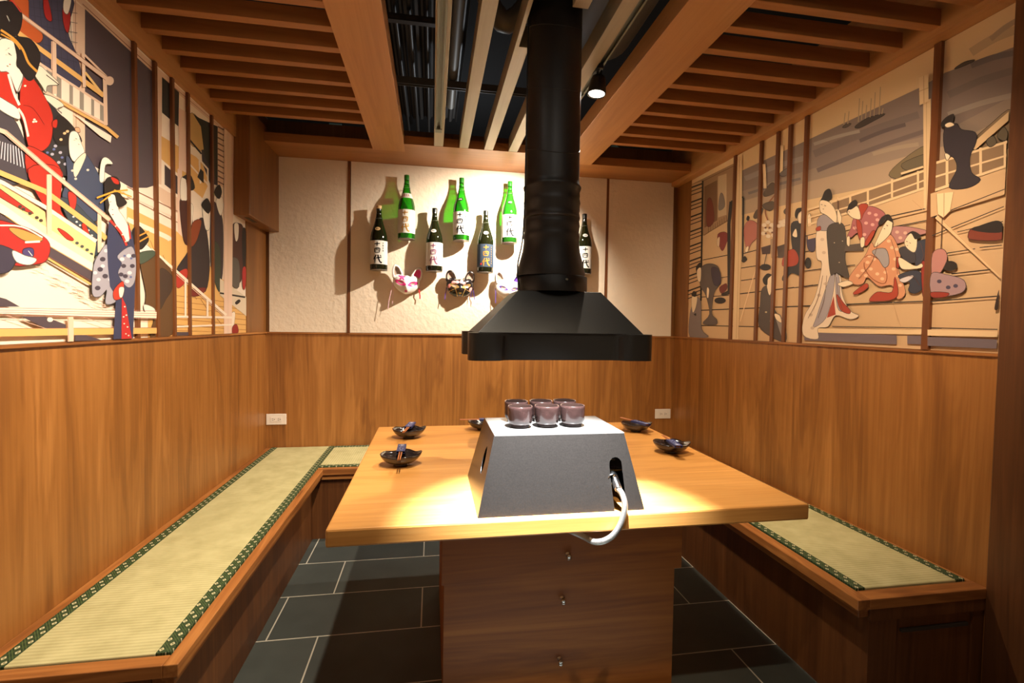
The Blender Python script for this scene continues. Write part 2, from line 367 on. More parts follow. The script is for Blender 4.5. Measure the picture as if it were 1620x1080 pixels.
def spotlight(pos, tgt, railz, label, bright):
    p = Vector(pos); d = (Vector(tgt)-p).normalized()
    r = thing('spotlight', label, 'spotlight', (p.x, p.y, railz), 'track spotlights')
    b = MB(); b.box(p.x-0.014, p.x+0.014, p.y-0.035, p.y+0.035, railz-0.018, railz-0.0005); part(b, 'adapter', M_black, r)
    b = MB(); b.tube([(p.x, p.y, railz-0.017), (p.x, p.y, p.z+0.044)], 0.006)
    s = d.cross(Vector((0, 0, 1)));
    s = s.normalized() if s.length > 0.05 else Vector((1, 0, 0))
    b.tube([p+s*0.043, p+s*0.043+Vector((0, 0, 0.045)), p-s*0.043+Vector((0, 0, 0.045)), p-s*0.043], 0.004); part(b, 'bracket', M_black, r)
    q = d.to_track_quat('Z', 'Y').to_matrix()
    prof = [(0.018, -0.045), (0.028, -0.040), (0.034, -0.02), (0.040, 0.026), (0.040, 0.034), (0.036, 0.034), (0.030, 0.015), (0.0, 0.012)]
    h = MB(); h.lathe(prof, n=24, cap1=False); h.v = [tuple(p+q @ Vector(v)) for v in h.v]; part(h, 'lamp_head', M_black, r)
    h = MB(); h.lathe([(0.0005, 0.040), (0.018, 0.038), (0.034, 0.031)], n=24, cap1=False, cap0=False); h.v = [tuple(p+q @ Vector(v)) for v in h.v]
    part(h, 'lens', M_lens, r)
M_lens = mat('lit_lens', (255, 250, 240), 0.4, emit=(255, 246, 232), estr=30)
SL = {'bottle': ('black track spotlight near the back wall, aimed at the bottles', CZ+0.03), 'table': ('lit black track spotlight hanging just right of the hood duct', CZ+0.03),
      'grill': ('cool white spotlight above the front edge of the table', TZ), 'left': ('warm track spotlight aimed at the left mural', TZ),
      'edge': ('added unseen warm spotlight brightening the front edge of the table', TZ), 'right': ('warm track spotlight aimed at the right mural', CZ+0.03), 'bench': ('warm track spotlight aimed at the left bench', TZ)}
for nm, lo, tg, pw, an, bl, co in LAMPS: spotlight(lo, tg, SL[nm][1], SL[nm][0], pw)

# services in the void above the slats
b = MB(); vs = []; fs = []; n = 56
for i in range(n+1):
    x = -0.75+0.97*i/n; z = 3.30+(0.035 if (i//2) % 2 else 0.0)
    vs += [(x, 2.7, z), (x, 4.9, z)]
fs = [(2*i, 2*i+2, 2*i+3, 2*i+1) for i in range(n)]
b.add(vs, fs); o = b.build('corrugated_panel', M_deck, loc=(-0.1, 3.6, 3.3), solid=0.002); tag(o, 'dark corrugated steel sheet above the slats', 'metal sheet')
b = MB(); b.box(-0.9, 0.95, 3.88, 3.92, 3.17, 3.199); b.box(-0.9, 0.95, 3.88, 3.884, 3.145, 3.17); b.box(-0.9, 0.95, 3.916, 3.92, 3.145, 3.17)
tag(b.build('support_channel', M_pipe, loc=(0, 3.9, 3.2)), 'long grey support channel crossing above the centre slats', 'support rail')
b = MB(); b.box(-0.62, 0.02, 3.18, 3.22, 3.20, 3.24)
for i in range(6): b.box(-0.58+i*0.1, -0.52+i*0.1, 3.178, 3.18, 3.21, 3.225, 1)
tag(b.build('slotted_channel', [M_deck, M_slot], loc=(-0.3, 3.2, 3.2)), 'short slotted steel channel above the left centre gap', 'support rail')
b = MB(); b.tube([(0.145, 1.6, 3.24), (0.145, 4.4, 3.24)], 0.038, 20)
tag(b.build('steel_pipe', M_pipe, loc=(0.13, 3, 3.2)), 'dusty grey pipe running above the leftmost centre slats', 'pipe')
for i, (x, r) in enumerate(((-0.05, 0.012), (-0.16, 0.016), (-0.25, 0.012))):
    b = MB(); b.tube([(x, 2.5, 3.27), (x, 5.4, 3.27)], r, 10)
    tag(b.build('conduit', M_deck, loc=(x, 3, 3.27)), ['thin dark conduit nearest the grey pipe', 'thicker dark conduit between two thin ones', 'thin dark conduit nearest the left ceiling beam'][i]+' above the slats', 'conduit', 'conduits above the slats')
b = MB(); P = smooth_pts([(0.28, 2.95, 3.5), (0.30, 2.95, 3.28), (0.42, 2.95, 3.12), (0.56, 2.95, 3.25), (0.60, 2.95, 3.5)], 8, False)
b.tube(P, [0.06+0.004*(i % 2) for i in range(len(P))], 16)
tag(b.build('flexible_duct', M_pipe, loc=(0.43, 2.95, 3.3)), 'grey flexible duct looping above the slats left of the hood duct', 'duct')
b = MB(); b.tube([(1.02, 2.1, 3.25), (1.02, 3.0, 3.22)], 0.25, 28)
tag(b.build('round_duct', mat('dark_duct', (118, 112, 102), 0.45, 0.0), loc=(1.02, 2.5, 3.2)), 'large round dark duct above the slats right of the hood duct', 'duct')
M_blue = mat('blue_lit_tint', (130, 190, 205), 0.5)  # blue light falling on unidentified shapes, put into their colour
b = MB(); b.add([(1.56, 4.3, 2.89), (1.74, 4.3, 2.89), (1.71, 4.3, 2.94), (1.66, 4.3, 2.98), (1.60, 4.3, 2.93)], [(0, 1, 2, 3, 4)])
tag(b.build('blue_lit_shape', M_blue, loc=(1.43, 4.3, 2.9), solid=0.01), 'pale blue-lit shape above the right bench opening, light put into its colour', 'lit shape')
b = MB(); b.box(-0.87, -0.77, 4.3, 4.31, 2.86, 2.96)
tag(b.build('blue_lit_rect', M_blue, loc=(-0.77, 4.3, 2.9)), 'dim blue-lit rectangle above the left bench opening, light put into its colour', 'cover plate')
pl = bpy.data.lights.new('void_fill_light', 'POINT'); pl.energy = 13; pl.color = (0.85, 0.93, 1.0); pl.shadow_soft_size = 0.05  # added fill light for the void, no lamp known there
po = bpy.data.objects.new('void_fill_light', pl); po.location = (0.35, 4.9, 2.75); COL.objects.link(po)

# ------------------------------------------------------------ benches: one L/U shaped wooden bench, tatami mats on it
bench = thing('corner_bench', 'teak wooden bench wrapping three sides of the booth, green edged mats on it', 'bench', (0.35, 3.1, 0))
b = MB()
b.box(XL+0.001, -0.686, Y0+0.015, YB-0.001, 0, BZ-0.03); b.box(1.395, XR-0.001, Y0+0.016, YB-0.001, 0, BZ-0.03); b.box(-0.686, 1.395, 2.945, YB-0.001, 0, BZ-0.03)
part(b, 'bench_body', W_shade, bench)
def rail(b, x0, x1, y0, y1): b.box(x0, x1, y0, y1, BZ-0.034, BZ)
for q in ((-0.654, -0.619, 1.287, 2.902), (1.342, 1.386, 1.288, 2.902), (XL+0.001, -1.066, 1.3285, YB-0.001), (1.826, XR-0.001, 1.3405, YB-0.001)):
    b = MB(); rail(b, *q); part(b, 'side_rail', W_y, bench, bevel=0.002)
for q in ((XL+0.001, -0.6545, 1.287, 1.328), (1.3865, XR-0.001, 1.288, 1.34), (-0.654, 1.386, 2.9025, 2.945)):
    b = MB(); rail(b, *q); part(b, 'end_rail', W_x, bench, bevel=0.002)
for q in ((-0.6855, -0.634), (1.357, 1.3945)):
    b = MB(); b.box(q[0], q[1], 1.300, 2.918, BZ-0.064, BZ-0.0345); part(b, 'side_molding', W_y, bench, bevel=0.002)
b = MB(); b.box(-0.6335, 1.3565, 2.918, 2.9449, BZ-0.064, BZ-0.0345); part(b, 'back_molding', W_x, bench)
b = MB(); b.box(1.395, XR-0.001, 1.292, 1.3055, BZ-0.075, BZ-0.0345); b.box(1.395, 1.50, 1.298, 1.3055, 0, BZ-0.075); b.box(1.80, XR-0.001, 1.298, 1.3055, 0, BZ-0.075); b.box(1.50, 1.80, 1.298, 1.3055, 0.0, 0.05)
part(b, 'end_panel_frame', W_shade, bench)
b = MB(); b.box(1.52, 1.78, 1.296, 1.3055, BZ-0.125, BZ-0.115); part(b, 'shaded_slot', M_slot, bench)  # shade of the end panel's recess put in as a dark strip
b = MB(); b.box(XL+0.001, -0.686, 1.295, 1.3045, 0, BZ-0.0345); part(b, 'left_end_panel', W_shade, bench)

def tatami(x0, x1, y0, y1, along, label, s=0.036):
    r = thing('tatami_mat', label, 'tatami mat', ((x0+x1)/2, (y0+y1)/2, BZ-0.03), 'tatami mats on the bench')
    z0, z1 = BZ-0.0295, BZ+0.004
    b = MB()
    if along == 1: b.box(x0+s, x1-s, y0, y1, z0, z1)
    else: b.box(x0, x1, y0+s, y1-s, z0, z1)
    part(b, 'rush_surface', M_rush_y if along == 1 else M_rush_x, r, bevel=0.003)
    for k in (0, 1):
        b = MB()
        if along == 1: xa = x0 if k == 0 else x1-s; b.box(xa, xa+s, y0, y1, z0, z1+0.0012)
        else: ya = y0 if k == 0 else y1-s; b.box(x0, x1, ya, ya+s, z0, z1+0.0012)
        part(b, 'cloth_edging', M_broc_y if along == 1 else M_broc_x, r, bevel=0.002)
tatami(-1.064, -0.656, 1.331, 3.438, 1, 'long pale green tatami mat along the left wall bench')
tatami(1.389, 1.823, 1.345, 3.438, 1, 'pale green tatami mat along the right wall bench')
tatami(-0.6535, 1.3865, 2.948, 3.438, 0, 'tatami mat on the back bench, mostly behind the table')

# ------------------------------------------------------------ table
TX0, TX1, TY0, TY1, TZT, TT = -0.2725, 1.166, 1.302, 2.574, 0.74, 0.05
tb = thing('dining_table', 'large square wooden table with pedestal base under the hood', 'table', (0.447, 1.94, 0))
b = MB(); b.box(TX0, TX1, TY0, TY1, TZT-TT, TZT); part(b, 'tabletop', W_table, tb, bevel=0.006)
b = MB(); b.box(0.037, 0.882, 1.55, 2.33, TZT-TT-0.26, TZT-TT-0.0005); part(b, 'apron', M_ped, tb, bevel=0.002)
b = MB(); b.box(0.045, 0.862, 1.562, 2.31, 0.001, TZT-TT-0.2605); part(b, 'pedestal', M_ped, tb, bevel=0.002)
for x, z in ((0.462, 0.508), (0.449, 0.350), (0.443, 0.137)):
    y = 1.55 if z > 0.43 else 1.562
    b = MB(); b.lathe([(0.009, 0), (0.009, -0.002), (0.0035, -0.004), (0.0035, -0.011), (0.0075, -0.014), (0.0085, -0.019), (0.004, -0.023), (0.0005, -0.0235)], c=(x, y, z), n=14, axis='y')
    b.tube([(x, y-0.012, z), (x, y-0.016, z-0.008), (x, y-0.018, z-0.012)], [0.004, 0.0085, 0.006], 10)
    part(b, 'hook_knob', M_chrome, tb)

# ------------------------------------------------------------ grill cover box with hose
M_cover = mat('speckled_black_steel', (31, 28, 26), 0.36, 0.0, bump=0.10, bscale=900, var=0.25, vscale=260, coat=0.2)
bx = thing('grill_cover', 'black steel box with sloping sides covering the table grill, cups on it', 'grill cover', (0.381, 1.517, TZT))
X0, X1, YA, YC = 0.133, 0.629, 1.325, 1.710; U0, U1, VA, VC, ZT = 0.184, 0.583, 1.382, 1.648, 0.96
zb = TZT+0.0005
def frontp(x, z):  # point on the sloping front plane
    t = (z-TZT)/(ZT-TZT); return (x, YA+(VA-YA)*t, z)
b = MB()
def edgex(t, x0, u0): return x0+(u0-x0)*t
arch = [(0.536, zb), (0.532, 0.80), (0.529, 0.865)]+[(0.549-0.020*math.cos(a), 0.870+0.020*math.sin(a)) for a in [math.pi*k/8 for k in range(1, 8)]]+[(0.569, 0.865), (0.572, 0.80), (0.576, zb)]
pts = [(X0, zb)]+arch+[(X1, zb), (U1, ZT), (U0, ZT)]
b.add([frontp(x, z) for x, z in pts], [tuple(range(len(pts)))])
b.add([(X0, YC, zb), (X1, YC, zb), (U1, VC, ZT), (U0, VC, ZT)], [(3, 2, 1, 0)])
b.add([(X1, YA, zb), (X1, YC, zb), (U1, VC, ZT), (U1, VA, ZT)], [(0, 1, 2, 3)])
def sidep(y, z): t = (z-TZT)/(ZT-TZT); return (X0+(U0-X0)*t, y, z)
lens = [(1.455+0.028*math.sin(a)*(1 if math.sin(a) > 0 else .9), 0.868+0.042*math.cos(a)*(abs(math.cos(a))**0.3)) for a in [2*math.pi*k/16 for k in range(16)]]
ft = [sidep(YA, zb), sidep(YC, zb), sidep(VC, ZT), sidep(VA, ZT)]
lp = [sidep(y, z) for y, z in lens]   # 0 top ... 4 rear (y+) ... 8 bottom ... 12 front
b.add(ft+lp, [(3, 0)+tuple([4+8, 4+9, 4+10, 4+11, 4+12, 4+13, 4+14, 4+15, 4+0]), (0, 1, 4+8), (1, 2)+tuple([4+0, 4+1, 4+2, 4+3, 4+4, 4+5, 4+6, 4+7, 4+8]), (2, 3, 4+0)])
part(b, 'cover_shell', M_cover, bx, solid=0.002)
b = MB(); b.box(U0-0.001, U1+0.001, VA-0.001, VC+0.001, ZT-0.0025, ZT); part(b, 'lit_top_plate', mat('black_steel_lit', (112, 110, 108), 0.35, 0.0, coat=0.4), bx)  # top of the black cover made lighter: glare put into its colour
# gas valve seen through the slot
b = MB(); b.tube([(0.44, 1.44, 0.835), (0.60, 1.43, 0.835)], 0.009, 14); b.tube([(0.545, 1.435, 0.835), (0.545, 1.375, 0.833)], [0.012, 0.010], 12)
b.tube([(0.52, 1.41, 0.885), (0.57, 1.42, 0.868)], 0.004, 8); b.tube([(0.53, 1.42, 0.862), (0.556, 1.405, 0.874)], 0.003, 8)
part(b, 'gas_valve', M_chrome, bx)
b = MB(); b.box(0.25, 0.51, 1.45, 1.60, TZT+0.001, 0.90); part(b, 'burner_case', M_black, bx)

def hose_mat():
    m = mat('braided_steel', (196, 194, 190), 0.28, 0.9); nt = m.node_tree; N = nt.nodes; L = nt.links
    tc = N.new('ShaderNodeTexCoord'); w = N.new('ShaderNodeTexVoronoi'); w.inputs['Scale'].default_value = 420
    L.new(tc.outputs['Object'], w.inputs['Vector']); bp = N.new('ShaderNodeBump'); bp.inputs['Strength'].default_value = 0.6; bp.inputs['Distance'].default_value = 0.0015
    L.new(w.outputs['Distance'], bp.inputs['Height']); L.new(bp.outputs['Normal'], N['Principled BSDF'].inputs['Normal']); return m
hs = thing('gas_hose', 'shiny braided steel gas hose curving from the grill cover over the table edge', 'hose', (0.545, 1.30, TZT))
def onp(px, py, y): p = on(1, y, px, py); return (p.x, p.y, p.z)
hp = [(0.545, 1.39, 0.835), (0.545, 1.365, 0.833), onp(976, 770, 1.335), onp(984, 781, 1.315), onp(988.5, 798, 1.295), onp(986, 816, 1.287), onp(979, 834, 1.284), onp(968, 848, 1.285), onp(953, 856, 1.292), onp(938, 856, 1.31), onp(920, 847, 1.34), (0.37, 1.40, 0.682), (0.345, 1.45, 0.679), (0.34, 1.55, 0.679)]
hpts = smooth_pts(hp, 8, False)
b = MB(); b.tube(hpts[6:], 0.0088, 16); part(b, 'hose', hose_mat(), hs)
b = MB(); b.tube([(0.545, 1.385, 0.834), hp[1], tuple(hpts[18])], 0.0125, 14)
b.lathe([(0.013, -0.004), (0.0165, -0.004), (0.0165, 0.004), (0.013, 0.004)], c=(0.538, 1.352, 0.828), n=18, axis='y', cap0=False, cap1=False)
part(b, 'clamp', M_chrome, hs)

# ------------------------------------------------------------ range hood
HX, HY, HW, HD = 0.440, 1.770, 0.642, 0.442
z0, z1, z2, z3, z4 = 1.166, 1.257, 1.407, 1.464, 1.605
hood = thing('range_hood', 'black steel extraction hood with rounded corner lobes hanging over the table', 'range hood', (HX, HY, z0))
hw, hd, lw, ld, dip = HW/2, HD/2, 0.120, 0.115, 0.038
def outline():
    q = []   # one corner (front-right), local, going from the middle of the front to the middle of the right
    pts = []
    import itertools
    def corner(sx, sy):
        c = []
        c.append((hw-lw-0.02, hd-dip)); c.append((hw-lw, hd-dip*0.8)); c.append((hw-lw+0.02, hd-0.004))
        R = 0.035
        c.append((hw-lw+0.045, hd))
        for k in range(0, 7):
            a = math.pi/2*(1-k/6); c.append((hw-R+R*math.cos(a), hd-R+R*math.sin(a)))
        c.append((hw, hd-ld+0.045)); c.append((hw-0.004, hd-ld+0.02)); c.append((hw-dip*0.8, hd-ld)); c.append((hw-dip, hd-ld-0.02))
        return [(sx*x, sy*y) for x, y in c]
    a = corner(1, -1); bq = list(reversed(corner(1, 1))); c = corner(-1, 1); d = list(reversed(corner(-1, -1)))
    return a+bq+c+d
OUT = outline(); n = len(OUT)
b = MB()
lo = [(HX+x, HY+y, z0) for x, y in OUT]; hi = [(HX+x, HY+y, z1) for x, y in OUT]
li = [(HX+x*0.97, HY+y*0.96, z0) for x, y in OUT]; lj = [(HX+x*0.95, HY+y*0.94, z1-0.01) for x, y in OUT]
b.add(lo+hi, [(i, (i+1) % n, (i+1) % n+n, i+n) for i in range(n)], smooth=True)
b.add(lo+li, [(i, i+n, (i+1) % n+n, (i+1) % n) for i in range(n)])
b.add(li+lj, [(i, i+n, (i+1) % n+n, (i+1) % n) for i in range(n)])
b.add(lj, [tuple(range(n))])
b.add(hi, [tuple(range(n))])
o = part(b, 'hood_skirt', M_black, hood)
b = MB(); bw, bd, tw, td = hw-0.030, hd-0.030, 0.152, 0.100; tx = HX+0.012
B4 = [(HX-bw, HY-bd, z1+0.0005), (HX+bw, HY-bd, z1+0.0005), (HX+bw, HY+bd, z1+0.0005), (HX-bw, HY+bd, z1+0.0005)]
T4 = [(tx-tw, HY-td, z2), (tx+tw, HY-td, z2), (tx+tw, HY+td, z2), (tx-tw, HY+td, z2)]
b.add(B4+T4, [(0, 1, 5, 4), (1, 2, 6, 5), (2, 3, 7, 6), (3, 0, 4, 7), (4, 5, 6, 7), (3, 2, 1, 0)])
part(b, 'hood_canopy', M_black, hood, bevel=0.0015)
b = MB(); b.lathe([(0.131, z2+0.0005), (0.131, z3), (0.1285, z3+0.002)], c=(HX+0.006, HY, 0), n=48, cap0=False); part(b, 'collar', M_black, hood)
a = math.radians(-78); rv = MB(); rv.lathe([(0.0045, 0), (0.0045, -0.003), (0.0005, -0.0045)], c=(HX+0.006+0.02, HY-0.1295, z2+0.04), n=12, axis='y'); part(rv, 'rivet', M_alum, hood)
ZU = 3.5
b = MB(); prof = [(0.130, z3+0.0021), (0.1295, z3+0.012), (0.120, z3+0.05), (0.108, z3+0.095), (0.104, z3+0.13)]
zz = z4
for i in range(4):
    prof += [(0.104, zz), (0.1062, zz+0.008), (0.1045, zz+0.018), (0.1025, zz+0.028), (0.104, zz+0.034)]; zz += (0.042, 0.030, 0.054, 0.040)[i]
prof += [(0.103, zz+0.01), (0.107, zz+0.02), (0.1085, zz+0.026), (0.103, zz+0.033), (0.1005, zz+0.05), (0.1005, ZU)]
b.lathe(prof, c=(HX, HY, 0), n=48, cap0=False, cap1=False)
for k in range(7):  # spiral seam
    zs = 1.86+k*0.22; b.tube([(HX+0.1008*math.cos(t), HY+0.1008*math.sin(t), zs+0.05*math.sin(t-0.4)+0.11*t/6.283) for t in [2*math.pi*j/40 for j in range(41)]], 0.0014, 5)
part(b, 'duct_pipe', M_duct, hood)
b = MB(); b.tube(smooth_pts([(HX-0.128, HY-0.05, z2+0.003), (HX-0.134, HY-0.04, 1.50), (HX-0.112, HY-0.02, 1.62), (HX-0.106, HY-0.02, 1.9), (HX-0.104, HY-0.02, 2.6)], 6, False), 0.0028, 8)
part(b, 'power_cable', M_black, hood)

# ------------------------------------------------------------ cups
def cup_mat():
    return mat('brown_glaze', (48, 33, 31), 0.20, bump=0.35, bscale=35, var=0.3, vscale=30, coat=0.6)
M_cup = cup_mat(); M_cupin = mat('brown_glaze_inner', (50, 36, 32), 0.25, coat=0.6); M_foot = mat('unglazed_foot', (44, 34, 32), 0.7)
def cup():
    r = thing('tea_cup', 'x', 'cup', (0, 0, 0), 'small brown cups on the grill cover')
    b = MB(); R, H = 0.0395, 0.068
    b.lathe([(0.0005, 0.0085), (0.027, 0.0085), (0.033, 0.0095), (0.0375, 0.015), (0.0392, 0.024), (R, 0.045), (R+0.0002, 0.060), (R-0.0002, H-0.001), (R-0.0015, H), (R-0.0032, H-0.0008)], n=40, cap0=False, cap1=False)
    b.lathe([(R-0.0032, H-0.0008), (R-0.0038, H-0.004), (R-0.004, 0.03), (R-0.009, 0.016), (0.0005, 0.0135)], n=40, mi=1, cap0=False, cap1=False)
    b.build('cup_body', [M_cup, M_cupin], parent=r)
    b = MB(); b.lathe([(0.0265, 0), (0.029, 0.0), (0.030, 0.0086), (0.0005, 0.0086)], n=32); b.build('foot_ring', M_foot, parent=r)
    return r
def copy_tree(o, parent=None):
    c = o.copy(); COL.objects.link(c)
    if parent is not None: c.parent = parent; c.matrix_parent_inverse = o.matrix_parent_inverse
    for ch in list(o.children): copy_tree(ch, c)
    return c
c0 = cup(); first = True
for row, y in ((0, 1.492), (1, 1.588)):
    for i, side in enumerate(('left', 'middle', 'right')):
        o = c0 if first else copy_tree(c0); first = False
        o.location = ((0.279, 0.366, 0.452)[i] if row == 0 else (0.281, 0.367, 0.450)[i]+0.002, y+0.001*i, ZT+0.0003)
        o.rotation_euler = (0, 0, 1.1*(i+3*row))
        o['label'] = 'small brown glazed cup on the grill cover, %s of the %s row' % (side, ('front', 'back')[row])

# ------------------------------------------------------------ leaf bowls and chopsticks
M_bowl = mat('dark_glaze', (40, 32, 30), 0.16, bump=0.2, bscale=40, coat=0.8, var=0.25, vscale=30)
M_stick = mat('red_brown_chopstick', (168, 98, 52), 0.4)
M_sleeve = mat('navy_paper', (46, 56, 104), 0.5); M_print = mat('white_print', (222, 222, 232), 0.5)
def bowl():
    r = thing('leaf_bowl', 'x', 'bowl', (0, 0, 0), 'dark leaf shaped bowls')
    b = MB(); N = 60
    def ring(rr, z, lift, wav):
        out = []
        for i in range(N):
            a = 2*math.pi*i/N
            tip = max(0, math.cos(a))**14+max(0, math.cos(a-math.pi))**14
            lob = math.cos(5*a)
            k = 1+wav*0.035*lob+wav*0.06*tip
            out.append((rr*k*math.cos(a), rr*0.86*k*math.sin(a), z+lift*(0.005*tip+0.0025*lob)))
        return out
    rings = [ring(0.030, 0.009, 0, 0), ring(0.050, 0.013, 0.1, 0.3), ring(0.064, 0.023, 0.5, 0.7), ring(0.0715, 0.033, 0.9, 1), ring(0.075, 0.043, 1, 1), ring(0.0730, 0.0445, 1, 1), ring(0.068, 0.033, 0.8, 0.9), ring(0.058, 0.023, 0.4, 0.6), ring(0.040, 0.0165, 0.1, 0.2), ring(0.02, 0.015, 0, 0), ring(0.0005, 0.0148, 0, 0)]
    vs = [p for q in rings for p in q]
    b.add(vs, [(j*N+i, j*N+(i+1) % N, (j+1)*N+(i+1) % N, (j+1)*N+i) for j in range(len(rings)-1) for i in range(N)], smooth=True)
    b.add(rings[0], [tuple(reversed(range(N)))])
    b.build('bowl_body', M_bowl, parent=r)
    b = MB(); b.lathe([(0.024, 0), (0.0275, 0), (0.029, 0.0092), (0.0005, 0.0092)], n=32); b.build('foot_ring', M_bowl, parent=r)
    return r
def sticks():
    """pair of chopsticks along +x: tips at -x, paper sleeve at +x, lying at z=0"""
    r = thing('chopstick_pair', 'x', 'chopsticks', (0, 0, 0), 'chopsticks in navy paper sleeves')
    for s in (-1, 1):
        b = MB(); b.tube([(-0.105, s*0.0035, 0.004), (0.0, s*0.0042, 0.004), (0.10, s*0.0048, 0.004)], [0.0022, 0.0030, 0.0038], 8); b.build('chopstick', M_stick, parent=r)
    b = MB(); b.box(-0.005, 0.105, -0.0155, 0.0155, 0.0078, 0.0086); b.box(-0.005, 0.105, -0.0155, 0.0155, -0.0006, 0.0000)
    b.box(-0.005, 0.105, -0.0163, -0.0155, -0.0006, 0.0086); b.box(-0.005, 0.105, 0.0155, 0.0163, -0.0006, 0.0086)
    s = b.build('paper_sleeve', M_sleeve, parent=r)
    b = MB(); z = 0.0088
    def mark(x, y, w, h): b.add([(x-w, y-h, z), (x+w, y-h, z), (x+w, y+h, z), (x-w, y+h, z)], [(0, 1, 2, 3)])
    for x, y, w, h in ((0.088, 0.0, 0.010, 0.0015), (0.082, 0.006, 0.0015, 0.005), (0.090, -0.006, 0.008, 0.0012), (0.094, 0.005, 0.0015, 0.004), (0.076, -0.004, 0.0012, 0.005),
                       (0.060, 0.003, 0.004, 0.001), (0.056, -0.005, 0.001, 0.003), (0.040, 0.006, 0.003, 0.002), (0.034, -0.006, 0.002, 0.002), (0.018, 0.003, 0.003, 0.0015), (0.010, -0.004, 0.002, 0.002)):
        mark(x, y, w, h)
    b.build('printed_mark', M_print, parent=s)
    return r
BW = [(-0.115, 1.868, 5, (-0.113, 1.945), (-0.112, 1.74), 'left edge of the table, nearer the front', 'nearest the front left'),
      (-0.105, 2.315, 10, (-0.093, 2.38), (-0.125, 2.17), 'left edge of the table, toward the back', 'back left'),
      (0.262, 2.455, -5, (0.34, 2.44), (0.135, 2.452), 'back edge of the table, half behind the grill cover', 'back edge'),
      (1.050, 2.335, -15, (1.06, 2.24), (0.995, 2.44), 'right edge of the table, toward the back', 'back right'),
      (1.030, 1.925, -20, (0.995, 1.80), (1.03, 2.02), 'right edge of the table, nearer the front', 'front right')]
bo0 = bowl(); st0 = sticks()
for i, (x, y, rz, hd_, tl, lab, l2) in enumerate(BW):
    o = bo0 if i == 0 else copy_tree(bo0); o.location = (x, y, TZT+0.0005); o.rotation_euler = (0, 0, math.radians(rz))
    o['label'] = 'dark leaf bowl on the '+lab
    s = st0 if i == 0 else copy_tree(st0); ang = math.atan2(hd_[1]-tl[1], hd_[0]-tl[0])
    mx, my = (hd_[0]+tl[0])/2, (hd_[1]+tl[1])/2
    s.location = (mx*0.5+x*0.5, my*0.5+y*0.5, TZT+0.050); s.rotation_euler = (0, 0, ang)
    s['label'] = 'chopsticks in a navy printed paper sleeve laid across the bowl, '+l2

# ------------------------------------------------------------ wall outlets
for x, z, l in ((-1.034, 0.622, 'white horizontal power outlet on back wainscot, left end above bench'), (1.765, 0.614, 'white horizontal power outlet on back wainscot, right end')):
    r = thing('power_outlet', l, 'outlet', (x, YB, z), 'wall outlets')
    b = MB(); b.box(x-0.064, x+0.064, YB-0.008, YB-0.0003, z-0.037, z+0.037); part(b, 'cover_plate', M_white, r, bevel=0.003)
    b = MB(); b.box(x-0.036, x+0.036, YB-0.0098, YB-0.0081, z-0.017, z+0.017); part(b, 'receptacle', M_white, r, bevel=0.001)
    b = MB()
    for s in (-1, 1): b.box(x+s*0.018-0.007, x+s*0.018+0.001, YB-0.0105, YB-0.0099, z+0.004, z+0.0065); b.box(x+s*0.018-0.007, x+s*0.018+0.001, YB-0.0105, YB-0.0099, z-0.0065, z-0.004); b.lathe([(0.0028, 0), (0.0028, -0.0006)], c=(x+s*0.018+0.008, YB-0.0099, z), n=10, axis='y')
    part(b, 'socket_holes', M_slot, r)


# ------------------------------------------------------------ bottles hung on the back wall
def glass(name, col, edge=0.06, rough=0.04):
    m = bpy.data.materials.new(name); m.use_nodes = True; nt = m.node_tree; N = nt.nodes; L = nt.links
    N.remove(N['Principled BSDF']); out = N['Material Output']
    t = N.new('ShaderNodeBsdfTransparent'); t.inputs[0].default_value = col
    g = N.new('ShaderNodeBsdfGlossy'); g.inputs['Roughness'].default_value = rough; g.inputs[0].default_value = (1, 1, 1, 1)
    d = N.new('ShaderNodeBsdfDiffuse'); d.inputs[0].default_value = tuple(c*0.5 for c in col[:3])+(1,)
    fr = N.new('ShaderNodeFresnel'); fr.inputs[0].default_value = 1.5
    m1 = N.new('ShaderNodeMixShader'); m1.inputs[0].default_value = 0.18; L.new(t.outputs[0], m1.inputs[1]); L.new(d.outputs[0], m1.inputs[2])
    m2 = N.new('ShaderNodeMixShader'); L.new(fr.outputs[0], m2.inputs[0]); L.new(m1.outputs[0], m2.inputs[1]); L.new(g.outputs[0], m2.inputs[2])
    L.new(m2.outputs[0], out.inputs[0]); return m
G_green = glass('green_glass', (0.10, 0.62, 0.06, 1)); G_dark = glass('dark_glass', (0.075, 0.085, 0.03, 1))
M_lab = mat('label_paper', (206, 200, 190), 0.9, spec=0.1); M_labk = mat('slate_label_paper', (56, 66, 80), 0.9, spec=0.1)
M_ink = mat('black_ink', (14, 12, 13), 0.95, spec=0.02); M_gold = mat('gold_ink', (196, 146, 60), 0.35, 0.5); M_red = mat('red_ink', (190, 40, 36), 0.5); M_purp = mat('purple_ink', (120, 60, 90), 0.5)
M_capg = mat('green_cap', (30, 110, 30), 0.35); M_capb = mat('black_cap', (26, 26, 22), 0.35); M_capt = mat('tan_cap_disc', (196, 160, 110), 0.5)
M_base = mat('bottle_base', (120, 110, 100), 0.35)
